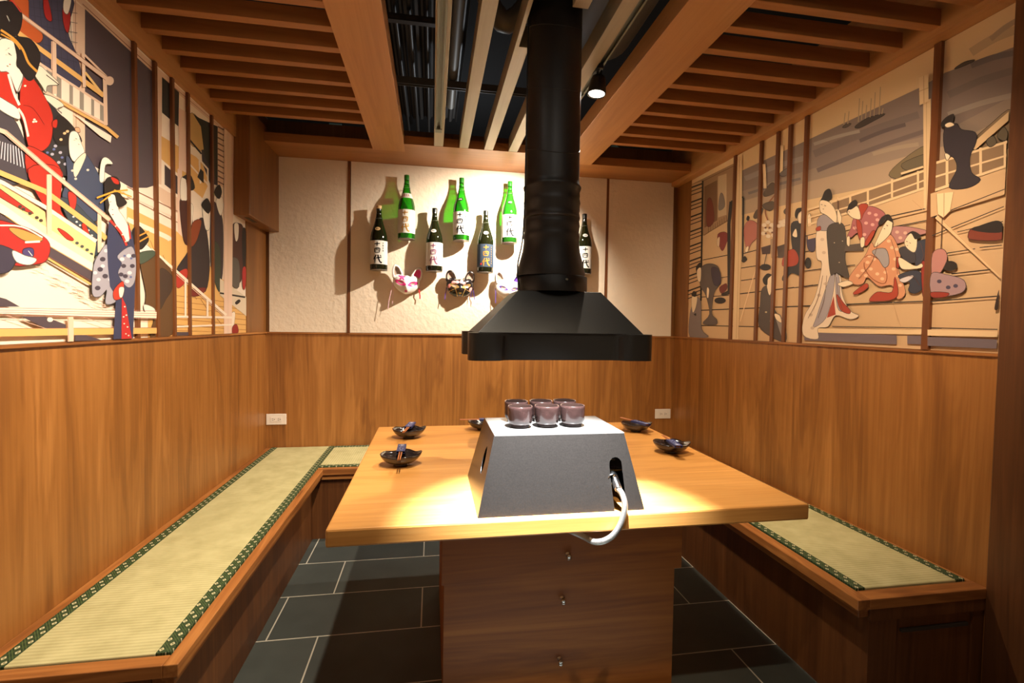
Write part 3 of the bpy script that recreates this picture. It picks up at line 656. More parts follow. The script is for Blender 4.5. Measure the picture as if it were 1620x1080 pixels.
STROKES = {
 'ten': [[(0.08, .52, .05), (0.5, .55, .07), (0.92, .60, .05)], [(.5, .98, .05), (.5, .5, .07), (.48, .02, .03)]],
 'four': [[(.14, .80, .05), (.12, .5, .06), (.18, .2, .05)], [(.14, .78, .04), (.5, .84, .06), (.86, .8, .06), (.84, .5, .06), (.78, .2, .04)], [(.18, .24, .04), (.5, .22, .05), (.8, .26, .05)], [(.40, .76, .05), (.36, .55, .05), (.28, .42, .02)], [(.60, .76, .05), (.60, .52, .05), (.74, .46, .03)]],
 'gen': [[(.36, .98, .05), (.22, .7, .07), (.02, .44, .02)], [(.24, .66, .06), (.23, .3, .06), (.22, .0, .03)], [(.34, .60, .04), (.62, .66, .06), (.96, .74, .04)], [(.56, 1.0, .06), (.62, .6, .06), (.74, .25, .07), (.94, .04, .06), (.98, .22, .02)], [(.78, .98, .03), (.90, .86, .06)]],
}
def bottle(x, z, kind, label, yaw=0.0, ink=M_ink, side=False, neck='medal'):
    R, y = 0.0575, YB-0.012-0.0615
    r = thing('sake_bottle', label, 'bottle', (x, y, z), 'bottles hung on the back wall')
    green = kind == 'green'; H = 0.432
    prof = [(0.0005, 0.012), (0.030, 0.010), (0.046, 0.0), (0.052, 0.0), (0.0565, 0.006), (R, 0.012), (R, 0.195), (0.0555, 0.225), (0.0505, 0.25), (0.041, 0.28), (0.031, 0.31), (0.024, 0.338), (0.0195, 0.362), (0.0170, 0.385), (0.0165, 0.400)]
    P = smooth_pts([(a, b_) for a, b_ in prof[5:]], 4, False) if False else None
    b = MB(); b.lathe(prof, c=(x, y, z), n=40, cap0=False, cap1=False); part(b, 'bottle_glass', G_green if green else G_dark, r)
    b = MB(); b.lathe([(0.0180, 0.372), (0.0185, 0.376), (0.0180, 0.380)], c=(x, y, z), n=24, cap0=False, cap1=False)
    b.lathe([(0.0172, 0.3995), (0.0172, 0.430), (0.0160, 0.433)], c=(x, y, z), n=24, cap0=False, cap1=False, mi=0)
    b.lathe([(0.0176, 0.412), (0.0176, 0.431), (0.0162, 0.4332), (0.0005, 0.4334)], c=(x, y, z), n=24, cap0=False, cap1=False, mi=1)
    cm = M_capg if green else M_capb
    part(b, 'bottle_cap', [cm, M_capt if ink is M_ink and side and not green else cm], r)
    b = MB(); b.lathe([(0.0005, -0.0016), (0.050, -0.0016), (0.058, -0.0010), (0.0585, 0.0012), (0.055, 0.0022)], c=(x, y, z), n=36, cap0=False, cap1=False); part(b, 'bottle_foot', M_base, r)
    # wrapped label
    a0 = -math.pi/2+yaw; h0, h1 = (0.036, 0.193); wa = 1.42
    b = MB(); b.lathe([(R+0.0006, h0), (R+0.0006, h1)], c=(x, y, z), n=44, a0=a0-wa, a1=a0+wa)
    b.f = [tuple(reversed(f)) for f in b.f]
    def cyl(s_, zz_, rr=R+0.0014):
        a = a0+s_/R; return (x+rr*math.cos(a), y+rr*math.sin(a), z+zz_)
    def brush(chars, ox, oz, sx, sz, mi):
        for st in chars:
            for i in range(len(st)-1):
                (xa, za, wa_), (xb, zb_, wb_) = st[i], st[i+1]
                dx, dz = (xb-xa)*sx, (zb_-za)*sz; ln = math.hypot(dx, dz); nx, nz = -dz/ln, dx/ln
                n_ = 6; vs = []
                for k in range(n_+1):
                    t = k/n_; px_, pz_ = ox+(xa+(xb-xa)*t)*sx, oz+(za+(zb_-za)*t)*sz; w_ = (wa_+(wb_-wa_)*t)*sx*1.15
                    vs += [cyl(px_+nx*w_, pz_+nz*w_), cyl(px_-nx*w_, pz_-nz*w_)]
                b.add(vs, [(2*k, 2*k+2, 2*k+3, 2*k+1) for k in range(n_)], mi)
    cxx = -0.033
    brush(STROKES['ten'], cxx+0.004, 0.153, 0.044, 0.032, 1)
    brush(STROKES['four'], cxx+0.003, 0.102, 0.046, 0.048, 1)
    brush(STROKES['gen'], cxx-0.002, 0.041, 0.058, 0.056, 1)
    if side:
        for k in range(4 if side == 1 else 3):
            zz = 0.172-0.017*k
            brush([[(0, .5, .08), (1, .55, .08)], [(.5, 1, .08), (.45, 0, .08)], [(.1, .9, .06), (.9, .1, .06)]][:3 if k % 2 else 2]+[[(.0, .1, .07), (.9, .15, .07)]], 0.026, zz, 0.010, 0.011, 1)
    if kind == 'slate':
        b.add([cyl(-0.046, 0.050), cyl(-0.034, 0.050), cyl(-0.034, 0.062), cyl(-0.046, 0.062)], [(0, 1, 2, 3)], 2)
        for k in range(8): brush([[(0, .5, .10), (1, .6, .10)], [(.3, 1, .10), (.7, 0, .10)]], 0.030, 0.168-0.016*k, 0.008, 0.010, 1)
    part(b, 'paper_label', [M_labk if kind == 'slate' else M_lab, ink, M_red], r)
    if neck == 'band':
        b = MB(); pr = [(0.0445, 0.2725), (0.0330, 0.306)]
        b.lathe([(q+0.0006, zz) for q, zz in pr], c=(x, y, z), n=24, a0=a0-1.2, a1=a0+1.2); b.f = [tuple(reversed(f)) for f in b.f]
        for k in range(3):
            s0 = -0.014+0.012*k
            for (u0, w0, u1, w1) in ((0, 0, .003, 1), (.003, 1, .007, 0), (0, .5, .006, .5)):
                def cn(s_, w_): zz = 0.279+0.020*w_; rr = 0.0445+(zz-0.2725)/(0.306-0.2725)*(0.0330-0.0445)+0.0012; a = a0+s_/0.038; return Vector((x+rr*math.cos(a), y+rr*math.sin(a), z+zz))
                p, q = cn(s0+u0, w0), cn(s0+u1, w1); e = Vector((0.0009, 0, 0.0006)); b.add([p-e, p+e, q+e, q-e], [(0, 1, 2, 3)], 1)
        part(b, 'neck_label', [M_lab, M_red], r)
    else:
        b = MB(); N_ = 20; vs = []; cz = 0.272 if not green else 0.278
        rc = lambda zz: (0.0505+(zz-0.25)/(0.28-0.25)*(0.041-0.0505) if zz < 0.28 else 0.041+(zz-0.28)/0.03*(-0.010))+0.0014
        def me(s_, zz, e=0.0): rr = rc(zz)+e; a = a0-0.12+s_/0.044; return (x+rr*math.cos(a), y+rr*math.sin(a), z+zz)
        for k in range(N_): vs.append(me(0.0175*math.cos(2*math.pi*k/N_), cz+0.0115*math.sin(2*math.pi*k/N_), 0.001))
        b.add([me(0, cz, 0.001)]+vs, [(0, 1+k, 1+(k+1) % N_) for k in range(N_)], 0)
        for s0 in (-0.009, -0.002, 0.005):
            for (u0, w0, u1, w1) in ((0, -.004, .0, .004), (-.002, .001, .004, .001), (.003, -.004, .003, .003)):
                p, q = Vector(me(s0+u0, cz+w0, 0.0022)), Vector(me(s0+u1, cz+w1, 0.0022)); e = Vector((0.0007, 0, 0.0006)); b.add([p-e, p+e, q+e, q-e], [(0, 1, 2, 3)], 1)
        part(b, 'neck_medallion', [M_capt if (side == 1 and not green) else (M_capb if green else M_lab), M_lab if green else M_ink], r)
    # wire tie round the neck to a nail in the wall
    b = MB(); zn = z+0.345
    b.tube([(x+0.0245*math.cos(t), y+0.0245*math.sin(t), zn+0.003*math.cos(t)) for t in [2*math.pi*k/20 for k in range(21)]], 0.0010, 6)
    b.tube([(x+0.018, y+0.012, zn), (x+0.01, YB-0.0135, zn+0.008)], 0.0010, 6); b.tube([(x-0.018, y+0.012, zn), (x-0.01, YB-0.0135, zn+0.006)], 0.0010, 6)
    part(b, 'wire_tie', M_alum, r)
bottle(-0.360, 1.640, 'dark', 'dark bottle, white label, tan cap, leftmost of the wall bottles', 0.05, M_ink, side=1)
bottle(-0.178, 1.855, 'green', 'green bottle with white neck band and gold lettering, leftmost in upper row', 0.0, M_gold, neck='band')
bottle(0.011, 1.643, 'dark', 'dark bottle with white label between two green bottles, above the black mask', 0.0, M_purp)
bottle(0.194, 1.860, 'green', 'green bottle with black lettering, middle one of the upper row', -0.1, M_ink, side=2)
bottle(0.364, 1.646, 'slate', 'dark bottle with slate grey label and gold lettering', 0.1, M_gold)
bottle(0.533, 1.858, 'green', 'green bottle with white label, rightmost in upper row beside the duct', 0.0, M_ink, side=2)
bottle(1.083, 1.660, 'dark', 'dark bottle with white label half hidden behind the right side of the duct', 0.0, M_ink)


# ------------------------------------------------------------ fox and cat masks
M_mw = mat('mask_white', (236, 230, 226), 0.22, coat=0.5); M_mk = mat('mask_black', (26, 22, 24), 0.18, coat=0.8)
M_pink = mat('mask_pink', (222, 56, 128), 0.3); M_pale = mat('mask_blossom', (232, 150, 146), 0.35); M_mg = mat('mask_gold', (196, 160, 96), 0.3, 0.5)
M_vio = mat('mask_violet', (84, 52, 140), 0.3); M_hole = mat('mask_inner', (150, 128, 112), 0.8)
RB1 = mat('pink_ribbon', (232, 190, 196), 0.6); RB2 = mat('red_ribbon', (200, 32, 44), 0.5); RB3 = mat('violet_ribbon', (78, 50, 140), 0.5)
def ell(x, z, cx, cz, a, b_, rot=0):
    c, s_ = math.cos(rot), math.sin(rot); dx, dz = x-cx, z-cz
    return ((dx*c+dz*s_)/a)**2+((-dx*s_+dz*c)/b_)**2
def mask(x, z, label, mats, fn, ribs, yaw=0, roll=0, cat=False):
    r = thing('animal_mask', label, 'mask', (x, YB-0.042, z), 'festival masks on the back wall')
    r.rotation_euler = (0, roll, yaw); r.scale = (1.15, 1.15, 1.15)
    half = [(0, .040), (.018, .036), (.045, .042), (.070, .034), (.079, .006), (.072, -.026), (.052, -.050), (.026, -.066), (0, -.074)] if not cat else \
           [(0, .036), (.020, .034), (.050, .040), (.074, .030), (.082, 0), (.076, -.032), (.056, -.060), (.026, -.074), (0, -.072)]
    pts = half+[(-a, b_) for a, b_ in reversed(half[1:-1])]
    out = smooth_pts(pts, 12); n_ = len(out); c = Vector((0, -.008)); K = 34
    def hgt(xx, zz, t):
        q = 0.040*math.sqrt(max(0, 1-t*t*0.98))+0.004
        q += (0.020 if not cat else 0.014)*math.exp(-((xx/.016)**2+((zz+.038)/.024)**2))
        for sx in (-1, 1): q -= 0.007*math.exp(-(((xx-sx*.036)/.018)**2+((zz+.008)/.010)**2))
        return q
    b = MB(); vs = [(0, -hgt(0, -.008, 0), -.008)]
    for k in range(1, K+1):
        t = k/K
        for p in out: q = c+(p-c)*t; vs.append((q.x, -hgt(q.x, q.y, t), q.y))
    b.v = vs
    def face(f):
        xx = sum(vs[i][0] for i in f)/len(f); zz = sum(vs[i][2] for i in f)/len(f); mi = fn(xx, zz)
        if mi is not None: b.f.append(f); b.mi.append(mi); b.sm.append(True)
    for i in range(n_): face((0, 1+(i+1) % n_, 1+i))
    for k in range(1, K):
        for i in range(n_):
            A = 1+(k-1)*n_; B = 1+k*n_; face((A+i, A+(i+1) % n_, B+(i+1) % n_, B+i))
    b.build('mask_face', mats, parent=r, solid=0.0015)
    for sx in (-1, 1):
        b = MB()
        if cat: o_ = [(sx*.026, .026), (sx*.034, .064), (sx*.054, .086), (sx*.080, .078), (sx*.090, .044), (sx*.078, .012)]
        else: o_ = [(sx*.024, .030), (sx*.034, .064), (sx*.056, .092), (sx*.082, .092), (sx*.090, .052), (sx*.076, .012)]
        o2 = smooth_pts(o_, 5); m_ = len(o2); cc = sum(o2, Vector((0, 0)))/m_
        rings = []
        for t, d in ((1.0, -0.006), (0.9, -0.020), (0.72, -0.022), (0.62, -0.016), (0.4, -0.008), (0.02, -0.006)):
            rings.append([(cc.x+(p.x-cc.x)*t, d-0.004, cc.y+(p.y-cc.y)*t) for p in o2])
        for j in range(5):
            b.add(rings[j]+rings[j+1], [(i, (i+1) % m_, (i+1) % m_+m_, i+m_) for i in range(m_)], 0 if j < 3 else (1 if sx > 0 or cat else 2), True)
        b.build('mask_ear', [mats[0], mats[1] if not cat else M_hole, M_hole], parent=r)
    for (rx, rz, ln, rm, sw, w_) in ribs:
        b = MB(); P = smooth_pts([(rx, 0.0, rz), (rx+sw*0.3, -0.006, rz-ln*0.3), (rx+sw*0.9, -0.002, rz-ln*0.7), (rx+sw, -0.004, rz-ln)], 5, False)
        vs2 = []
        for i, p in enumerate(P): vs2 += [(p[0]-w_, p[1], p[2]), (p[0]+w_, p[1]-0.001, p[2])]
        b.add(vs2, [(2*i, 2*i+1, 2*i+3, 2*i+2) for i in range(len(P)-1)])
        b.build('ribbon', rm, parent=r, solid=0.0008)
def eyes(x, z, s_=1.0): return min(ell(x, z, .036, -.010, .021*s_, .0080*s_, 0.35), ell(x, z, -.036, -.010, .021*s_, .0080*s_, -0.35))
def f_white(x, z):
    e = eyes(x, z)
    if e < 0.5: return 2
    if e < 2.6: return 1
    fl = min(ell(x, z, -.030+.012*math.cos(a), .024+.012*math.sin(a), .0105, .0055, a) for a in [math.pi/2+2*math.pi*k/5 for k in range(5)])
    if fl < 1: return 1
    if ell(x, z, 0, -.056, .009, .006) < 1: return 1
    if abs(x) < .006 and .020 < z < .040: return 0
    return 0
def f_black(x, z):
    e = eyes(x, z)
    if e < 0.5: return 3
    if e < 1.9: return 2
    fl = min(ell(x, z, cx_, cz_, .013, .009, r_) for cx_, cz_, r_ in ((-.020, .012, .3), (.006, .018, 1.0), (.020, .008, -.4), (-.040, .010, .2), (.064, -.028, 1.1), (-.066, -.012, 1.2)))
    if fl < 1: return 1
    if abs(abs(x)-.020-(z+.055)*0.35) < .0022 and z < -.018: return 2
    if abs(z+.042+abs(x)*0.5-.03) < .0018 and abs(x) > .024: return 2
    if ell(x, z, 0, -.054, .008, .005) < 1: return 2
    return 0
def f_vio(x, z):
    e = eyes(x, z)
    if e < 0.6: return 2
    if e < 1.7: return 1
    if ell(x, z, 0, -.056, .008, .005) < 1 or abs(ell(x, z, 0, .022, .012, .014)-1) < .3: return 1
    return 0
mask(-0.178, 1.568, 'white fox mask with pink eyes and flower, lower left of the wall', [M_mw, M_pink, M_hole], f_white,
     [(-.078, -.010, .16, RB1, -.014, .0022), (-.074, -.010, .13, RB1, .004, .0016), (.078, -.030, .062, RB2, .010, .0036)], yaw=0.12, roll=0.08)
mask(0.190, 1.560, 'glossy black cat mask with pink blossoms and gold eyes', [M_mk, M_pale, M_mg, M_hole], f_black,
     [(-.080, -.020, .075, RB3, -.008, .0024), (.082, -.018, .070, RB3, .010, .0022), (.076, -.018, .060, RB3, -.006, .0016)], yaw=0.05, roll=0.02, cat=True)
mask(0.525, 1.550, 'white and violet fox mask partly hidden behind the hood', [M_mw, M_vio, M_hole], f_vio,
     [(-.076, -.014, .09, RB3, .006, .0022), (.078, -.014, .08, RB3, .008, .0022)], yaw=0.25, roll=0.06)


# ------------------------------------------------------------ printed wall murals (flat prints on boards)
class Mural:
    def __init__(s, ax_x, sgn, offs): s.x = ax_x; s.sgn = sgn; s.mb = MB(); s.mats = {}; s.order = []; s.n = 0; s.offs = offs; s.o = (0, 0, 1)
    def crop(s, x, y, k): s.o = (x, y, k)
    def mi(s, col):
        if col not in s.mats: s.mats[col] = len(s.order); s.order.append(mat('print_%02x%02x%02x' % col, col, 0.55))
        return s.mats[col]
    def wpt(s, p):
        q = on(0, s.x, s.o[0]+p[0]*s.o[2], s.o[1]+p[1]*s.o[2]); return (min(max(q.y, s.offs[0]), s.offs[1]), min(max(q.z, s.offs[2]), s.offs[3]))
    def raw(s, col, w):
        s.n += 1; x = s.x+s.sgn*(0.0006+0.00004*s.n); idx = tuple(range(len(w)))
        a = sum(w[i][0]*w[(i+1) % len(w)][1]-w[(i+1) % len(w)][0]*w[i][1] for i in range(len(w)))
        s.mb.add([(x, p[0], p[1]) for p in w], [idx if (a > 0) == (s.sgn > 0) else tuple(reversed(idx))], s.mi(col))
    def P(s, col, pts, sm=False):
        w = [s.wpt(p) for p in pts]
        if sm: w = [(max(s.offs[0], min(s.offs[1], v[0])), max(s.offs[2], min(s.offs[3], v[1]))) for v in smooth_pts(w, 4)]
        s.raw(col, w)
    def S(s, col, pts):
        if col[0]+col[1]+col[2] > 130:      # printed contour line
            w = smooth_pts([s.wpt(p) for p in pts], 4); k = len(w)
            ar = sum(w[i][0]*w[(i+1) % k][1]-w[(i+1) % k][0]*w[i][1] for i in range(k)); sg = 1 if ar > 0 else -1; q = []
            for i in range(k):
                t = (w[(i+1) % k]-w[i-1]); t = t.normalized() if t.length > 1e-6 else Vector((1, 0)); v = w[i]+Vector((t.y, -t.x))*0.0020*sg
                q.append((max(s.offs[0], min(s.offs[1], v[0])), max(s.offs[2], min(s.offs[3], v[1]))))
            s.raw(tuple(int(c*0.42) for c in col), q)
        s.P(col, pts, True)
    def L(s, col, pts, w, sm=False):
        q = [Vector(p) for p in pts]
        if sm: q = smooth_pts(pts, 4, False)
        a, b_ = [], []
        for i, p in enumerate(q):
            t = (q[min(i+1, len(q)-1)]-q[max(0, i-1)]).normalized(); nn = Vector((-t.y, t.x))*w/2; a.append(p+nn); b_.append(p-nn)
        s.P(col, [tuple(v) for v in a+b_[::-1]])
    def E(s, col, x, y, a, b_): s.P(col, [(x+a*math.cos(t), y+b_*math.sin(t)) for t in [2*math.pi*k/14 for k in range(14)]])
    def dots(s, col, pts, r):
        for x, y in pts: s.E(col, x, y, r, r*0.8)
CR = (244, 226, 206); CR2 = (226, 194, 168); BR = (150, 96, 76); YE = (226, 176, 104); PU = (80, 67, 74); BK = (34, 27, 27); FA = (240, 230, 214); RE = (188, 44, 30)
m = Mural(XL, 1, (Y0+0.001, 3.098, WZ+0.005, 2.306))
y0_, y1_, z0_, z1_ = m.offs
m.mb.box(XL-0.0018, XL+0.0004, y0_, y1_, z0_, z1_, m.mi(CR))
m.P(PU, [(134, 13), (200, 70), (256, 119), (254, 290), (232, 297), (207, 297), (165, 272), (134, 255)])
m.P(PU, [(90, 180), (116, 205), (116, 250), (95, 240)])
m.P(CR2, [(108, -25), (134, 0), (250, 108), (375, 208), (365, 218), (250, 122), (134, 14), (100, -20)]); m.L(BR, [(130, 6), (250, 117), (372, 214)], 1.2)
m.P(CR2, [(115, 0), (134, 14), (134, 252), (121, 250), (115, 240)]); m.L(BR, [(119, 0), (120, 250)], 0.7)
m.P((40, 34, 32), [(256, 122), (283, 146), (282, 200), (256, 178)]); m.P(CR2, [(246, 108), (256, 118), (255, 292), (248, 290)])
m.crop(200, 180, 1/3)
m.P(YE, [(165, 105), (355, 220), (390, 330), (360, 400), (165, 230)]); m.P(CR, [(165, 215), (250, 290), (250, 420), (165, 330)]); m.P(CR2, [(130, 330), (245, 400), (245, 480), (130, 390)])
m.P((58, 46, 52), [(180, 240), (244, 300), (244, 385), (180, 335)]); m.S((196, 160, 96), [(300, 0), (350, 40), (365, 170), (330, 160), (300, 130)]); m.P((56, 46, 54), [(355, 170), (430, 170), (432, 340), (395, 330), (358, 230)])
m.P((38, 36, 28), [(315, 0), (345, 20), (432, 60), (432, 330), (405, 260), (370, 205), (352, 60)]); m.L(BK, [(296, 120), (355, 190)], 8); m.L(CR, [(296, 160), (385, 262), (385, 340)], 8); m.L(CR, [(345, 220), (350, 330)], 8); m.L(CR, [(300, 240), (390, 340)], 7)
m.P(BK, [(350, 260), (365, 275), (365, 330), (335, 300)]); m.P(CR2, [(432, 30), (461, 62), (460, 350), (432, 330)])
for k in range(11): m.L((120, 84, 70), [(432, 60+k*26), (461, 76+k*26)], 6)
m.P((236, 202, 180), [(246, -30), (284, -6), (282, 280), (246, 260)]); m.P((236, 202, 180), [(240, 260), (262, 260), (262, 640), (240, 690)])
# stage floor and rails lower right
m.P(YE, [(0, 430), (240, 560), (570, 900), (570, 1060), (100, 1060), (100, 600), (0, 540)]); m.P(CR, [(0, 352), (240, 470), (240, 500), (0, 385)]); m.P(CR, [(0, 395), (240, 520), (240, 560), (0, 440)]); m.L(BR, [(0, 345), (240, 462)], 3); m.L(BR, [(0, 392), (240, 515)], 3); m.L(CR, [(0, 500), (180, 580), (205, 600)], 22, True)
for k in range(7): m.L((170, 116, 60), [(110+60*k, 600+70*k), (150+60*k, 700+60*k)], 3); m.L((170, 116, 60), [(220, 860+28*k), (570, 905+24*k)], 2.5)
# people in dark robes at the rear
m.S((72, 38, 32), [(250, 415), (285, 420), (312, 520), (300, 610), (268, 600)]); m.S(FA, [(256, 308), (278, 312), (285, 400), (270, 410), (254, 398)]); m.S(BK, [(262, 300), (300, 288), (322, 350), (296, 362), (282, 315)])
m.S((50, 40, 44), [(330, 512), (368, 508), (392, 700), (372, 842), (300, 812), (232, 752), (290, 650), (305, 560)]); m.S((136, 62, 32), [(310, 520), (352, 508), (330, 600), (302, 625)]); m.S((184, 54, 42), [(228, 768), (282, 735), (280, 790), (240, 826)]); m.S((120, 40, 34), [(300, 835), (372, 825), (355, 855), (310, 865)])
m.S(FA, [(358, 450), (385, 468), (392, 540), (372, 545)]); m.S(BK, [(352, 432), (380, 400), (398, 440), (384, 474)]); m.S(FA, [(296, 430), (312, 440), (306, 520), (298, 520)])
m.S((60, 46, 54), [(400, 440), (425, 430), (452, 500), (456, 640), (450, 780), (420, 792), (396, 700)]); m.S(FA, [(422, 412), (450, 395), (457, 440), (442, 482)]); m.S(BK, [(412, 372), (436, 335), (450, 370), (436, 404)]); m.S((56, 64, 52), [(400, 610), (440, 640), (442, 820), (430, 834), (402, 740)])
m.P((222, 204, 178), [(440, 780), (575, 870), (575, 960), (440, 860)]); m.L(BK, [(440, 850), (560, 870)], 8); m.S(BK, [(512, 895), (530, 880), (538, 890), (520, 905)]); m.S(CR, [(495, 950), (512, 945), (505, 1010), (495, 1010)]); m.S((150, 36, 30), [(500, 1010), (520, 1000), (528, 1035), (500, 1040)])
m.S((78, 44, 38), [(496, 540), (530, 520), (553, 560), (548, 770), (510, 800), (494, 700)]); m.S(FA, [(508, 525), (528, 525), (526, 590), (514, 600)]); m.S(BK, [(545, 560), (566, 560), (562, 730), (550, 740)]); m.S((176, 40, 40), [(548, 735), (564, 735), (560, 825), (548, 820)]); m.S((96, 88, 82), [(490, 690), (530, 700), (530, 820), (490, 800)])
m.P((236, 202, 180), [(459, 60), (505, 100), (496, 1048), (459, 1048)]); m.L(CR2, [(478, 80), (478, 1045)], 3)
m.L(CR, [(110, 640), (470, 955)], 12); m.L(CR2, [(110, 655), (470, 970)], 3); m.L(CR, [(225, 962), (500, 966)], 10); m.L(CR, [(225, 1010), (500, 1000)], 8)
for xx in (275, 380): m.L(CR, [(xx, 780+(xx-275)*0.9), (xx, 960)], 9)
m.P(PU, [(230, 1035), (300, 1035), (300, 1052), (230, 1052)])
# woman in a brown robe seen from behind
m.S((98, 68, 40), [(60, 690), (125, 668), (185, 718), (212, 780), (212, 1045), (110, 1062), (125, 965), (80, 940), (86, 850)]); m.S((66, 48, 38), [(150, 740), (210, 770), (210, 830), (180, 880), (150, 920)]); m.S(FA, [(68, 612), (110, 640), (120, 672), (60, 662)]); m.S((70, 84, 70), [(54, 662), (120, 650), (126, 672), (60, 712)])
m.S(BK, [(18, 560), (36, 532), (62, 536), (100, 590), (86, 622), (58, 645), (26, 612)]); m.L((214, 150, 60), [(50, 580), (100, 556)], 7); m.L((214, 150, 60), [(55, 606), (100, 580)], 7); m.S(FA, [(78, 905), (126, 925), (126, 968), (84, 940)])
# upper balcony
m.crop(0, 0, .2591)
m.S((66, 64, 86), [(150, -20), (430, -20), (400, 180), (450, 320), (482, 440), (470, 530), (380, 490), (240, 380), (200, 230)])
for k in range(7): m.L((50, 48, 66), [(190+36*k, -10), (225+36*k, 430)], 3)
for k in range(7): m.L((50, 48, 66), [(170, 40+52*k), (460, 80+60*k)], 3)
m.S((190, 88, 40), [(40, -20), (150, -20), (166, 130), (242, 205), (230, 255), (170, 250), (100, 190)]); m.S((168, 36, 34), [(250, -10), (275, -10), (302, 120), (262, 100)]); m.S((168, 36, 34), [(370, 50), (414, 80), (402, 195), (376, 150)]); m.S(FA, [(380, -10), (420, -10), (400, 80), (374, 60)])
m.P(CR, [(220, 380), (625, 645), (625, 770), (250, 560)])
for x_, w_ in ((290, 44), (345, 30), (420, 22), (485, 26), (552, 18), (610, 26)): m.P((150, 140, 128), [(x_-w_/2, 420+(x_-290)*0.64), (x_+w_/2, 436+(x_-290)*0.64), (x_+w_/2, 590+(x_-290)*0.5), (x_-w_/2, 572+(x_-290)*0.5)])
m.L(CR2, [(250, 555), (640, 762)], 18); m.L(YE, [(340, 610), (640, 780), (708, 838)], 20); m.L(BR, [(330, 600), (640, 770)], 2.5); m.P(CR, [(430, 690), (560, 765), (668, 830), (662, 870), (600, 832)])
m.L(YE, [(90, 195), (620, 582)], 28); m.L(CR2, [(220, 382), (622, 642)], 14); m.L(CR2, [(300, 250), (300, 420)], 8)
m.L(CR2, [(314, 250), (318, 572)], 26); m.L(BR, [(302, 250), (304, 570)], 2.5); m.L(CR2, [(626, 470), (632, 762)], 24); m.L(CR2, [(492, 320), (500, 530)], 20); m.L(CR2, [(490, 322), (640, 470)], 12); m.L((232, 190, 120), [(505, 440), (600, 560)], 14)
m.L(CR2, [(60, 50), (655, 492)], 24); m.L(BR, [(60, 38), (660, 480)], 3); m.L(BR, [(60, 60), (650, 504)], 2.5); m.E(CR2, 655, 492, 26, 28)
# large figure in red
m.S((70, 64, 72), [(-80, 640), (60, 720), (140, 900), (160, 1090), (-80, 1090)])
for k in range(9): m.L((206, 206, 214), [(-20+16*k, 860+5*k), (-34+20*k, 960+8*k)], 6)
m.S((44, 42, 46), [(250, 600), (340, 690), (410, 760), (420, 850), (400, 950), (386, 1070), (300, 1010), (245, 900), (300, 850)])
m.dots((170, 166, 180), [(320, 890), (350, 930), (300, 940), (370, 880), (340, 990), (380, 1000), (330, 850)], 11); m.dots((96, 108, 160), [(270, 930), (310, 910), (360, 960)], 9)
m.S((232, 222, 200), [(180, 430), (220, 400), (270, 440), (340, 510), (270, 520), (260, 560), (235, 520)]); m.S((232, 222, 200), [(240, 580), (300, 590), (370, 640), (330, 660), (360, 690), (300, 640)]); m.L(BK, [(262, 455), (340, 515)], 5)
m.S(RE, [(-90, 400), (0, 418), (40, 450), (95, 630), (112, 455), (182, 482), (240, 570), (300, 700), (292, 850), (250, 912), (190, 922), (150, 880), (100, 700), (-90, 600)]); m.S(RE, [(140, 900), (240, 930), (330, 1000), (355, 1090), (165, 1090)])
m.S(FA, [(-30, 250), (50, 248), (82, 310), (76, 400), (122, 440), (116, 480), (84, 560), (30, 440), (-30, 420)]); m.L((120, 100, 96), [(84, 560), (116, 478), (122, 442)], 6); m.L(FA, [(28, 450), (60, 560), (96, 640)], 16, True)
m.S(FA, [(-40, 590), (20, 620), (82, 662), (98, 722), (40, 705), (-40, 650)]); m.L(CR, [(88, 660), (122, 716), (150, 832)], 14, True); m.dots(CR, [(188, 728), (198, 740), (182, 742), (130, 522)], 8); m.L((120, 24, 20), [(120, 640), (180, 660), (250, 760)], 3, True)
m.S(BK, [(-40, 20), (50, 10), (108, 70), (112, 130), (96, 190), (60, 222), (-40, 190)]); m.S(BK, [(60, 230), (110, 222), (170, 240), (222, 320), (216, 400), (182, 480), (140, 484), (84, 400), (76, 330)])
m.L((216, 152, 62), [(-20, 180), (60, 235), (115, 300), (150, 380), (205, 436)], 14, True); m.L((216, 152, 62), [(-20, 205), (60, 250), (100, 300)], 8, True); m.L((200, 60, 50), [(20, -20), (60, 14), (104, 72)], 7, True)
m.L((60, 46, 46), [(28, 326), (46, 336)], 3.5)
m.L((206, 206, 196), [(16, 92), (34, 132), (26, 100), (40, 126)], 4)
m.S(BK, [(300, 800), (332, 700), (400, 740), (470, 830), (476, 868), (420, 840), (404, 880), (330, 882)]); m.S(RE, [(300, 740), (326, 730), (322, 775), (300, 770)]); m.S(FA, [(412, 806), (450, 808), (474, 870), (492, 930), (442, 985), (408, 950), (400, 862)]); m.S((230, 170, 130), [(438, 780), (462, 780), (466, 804), (444, 800)])
m.dots((230, 190, 140), [(350, 850), (390, 800), (372, 812)], 10)
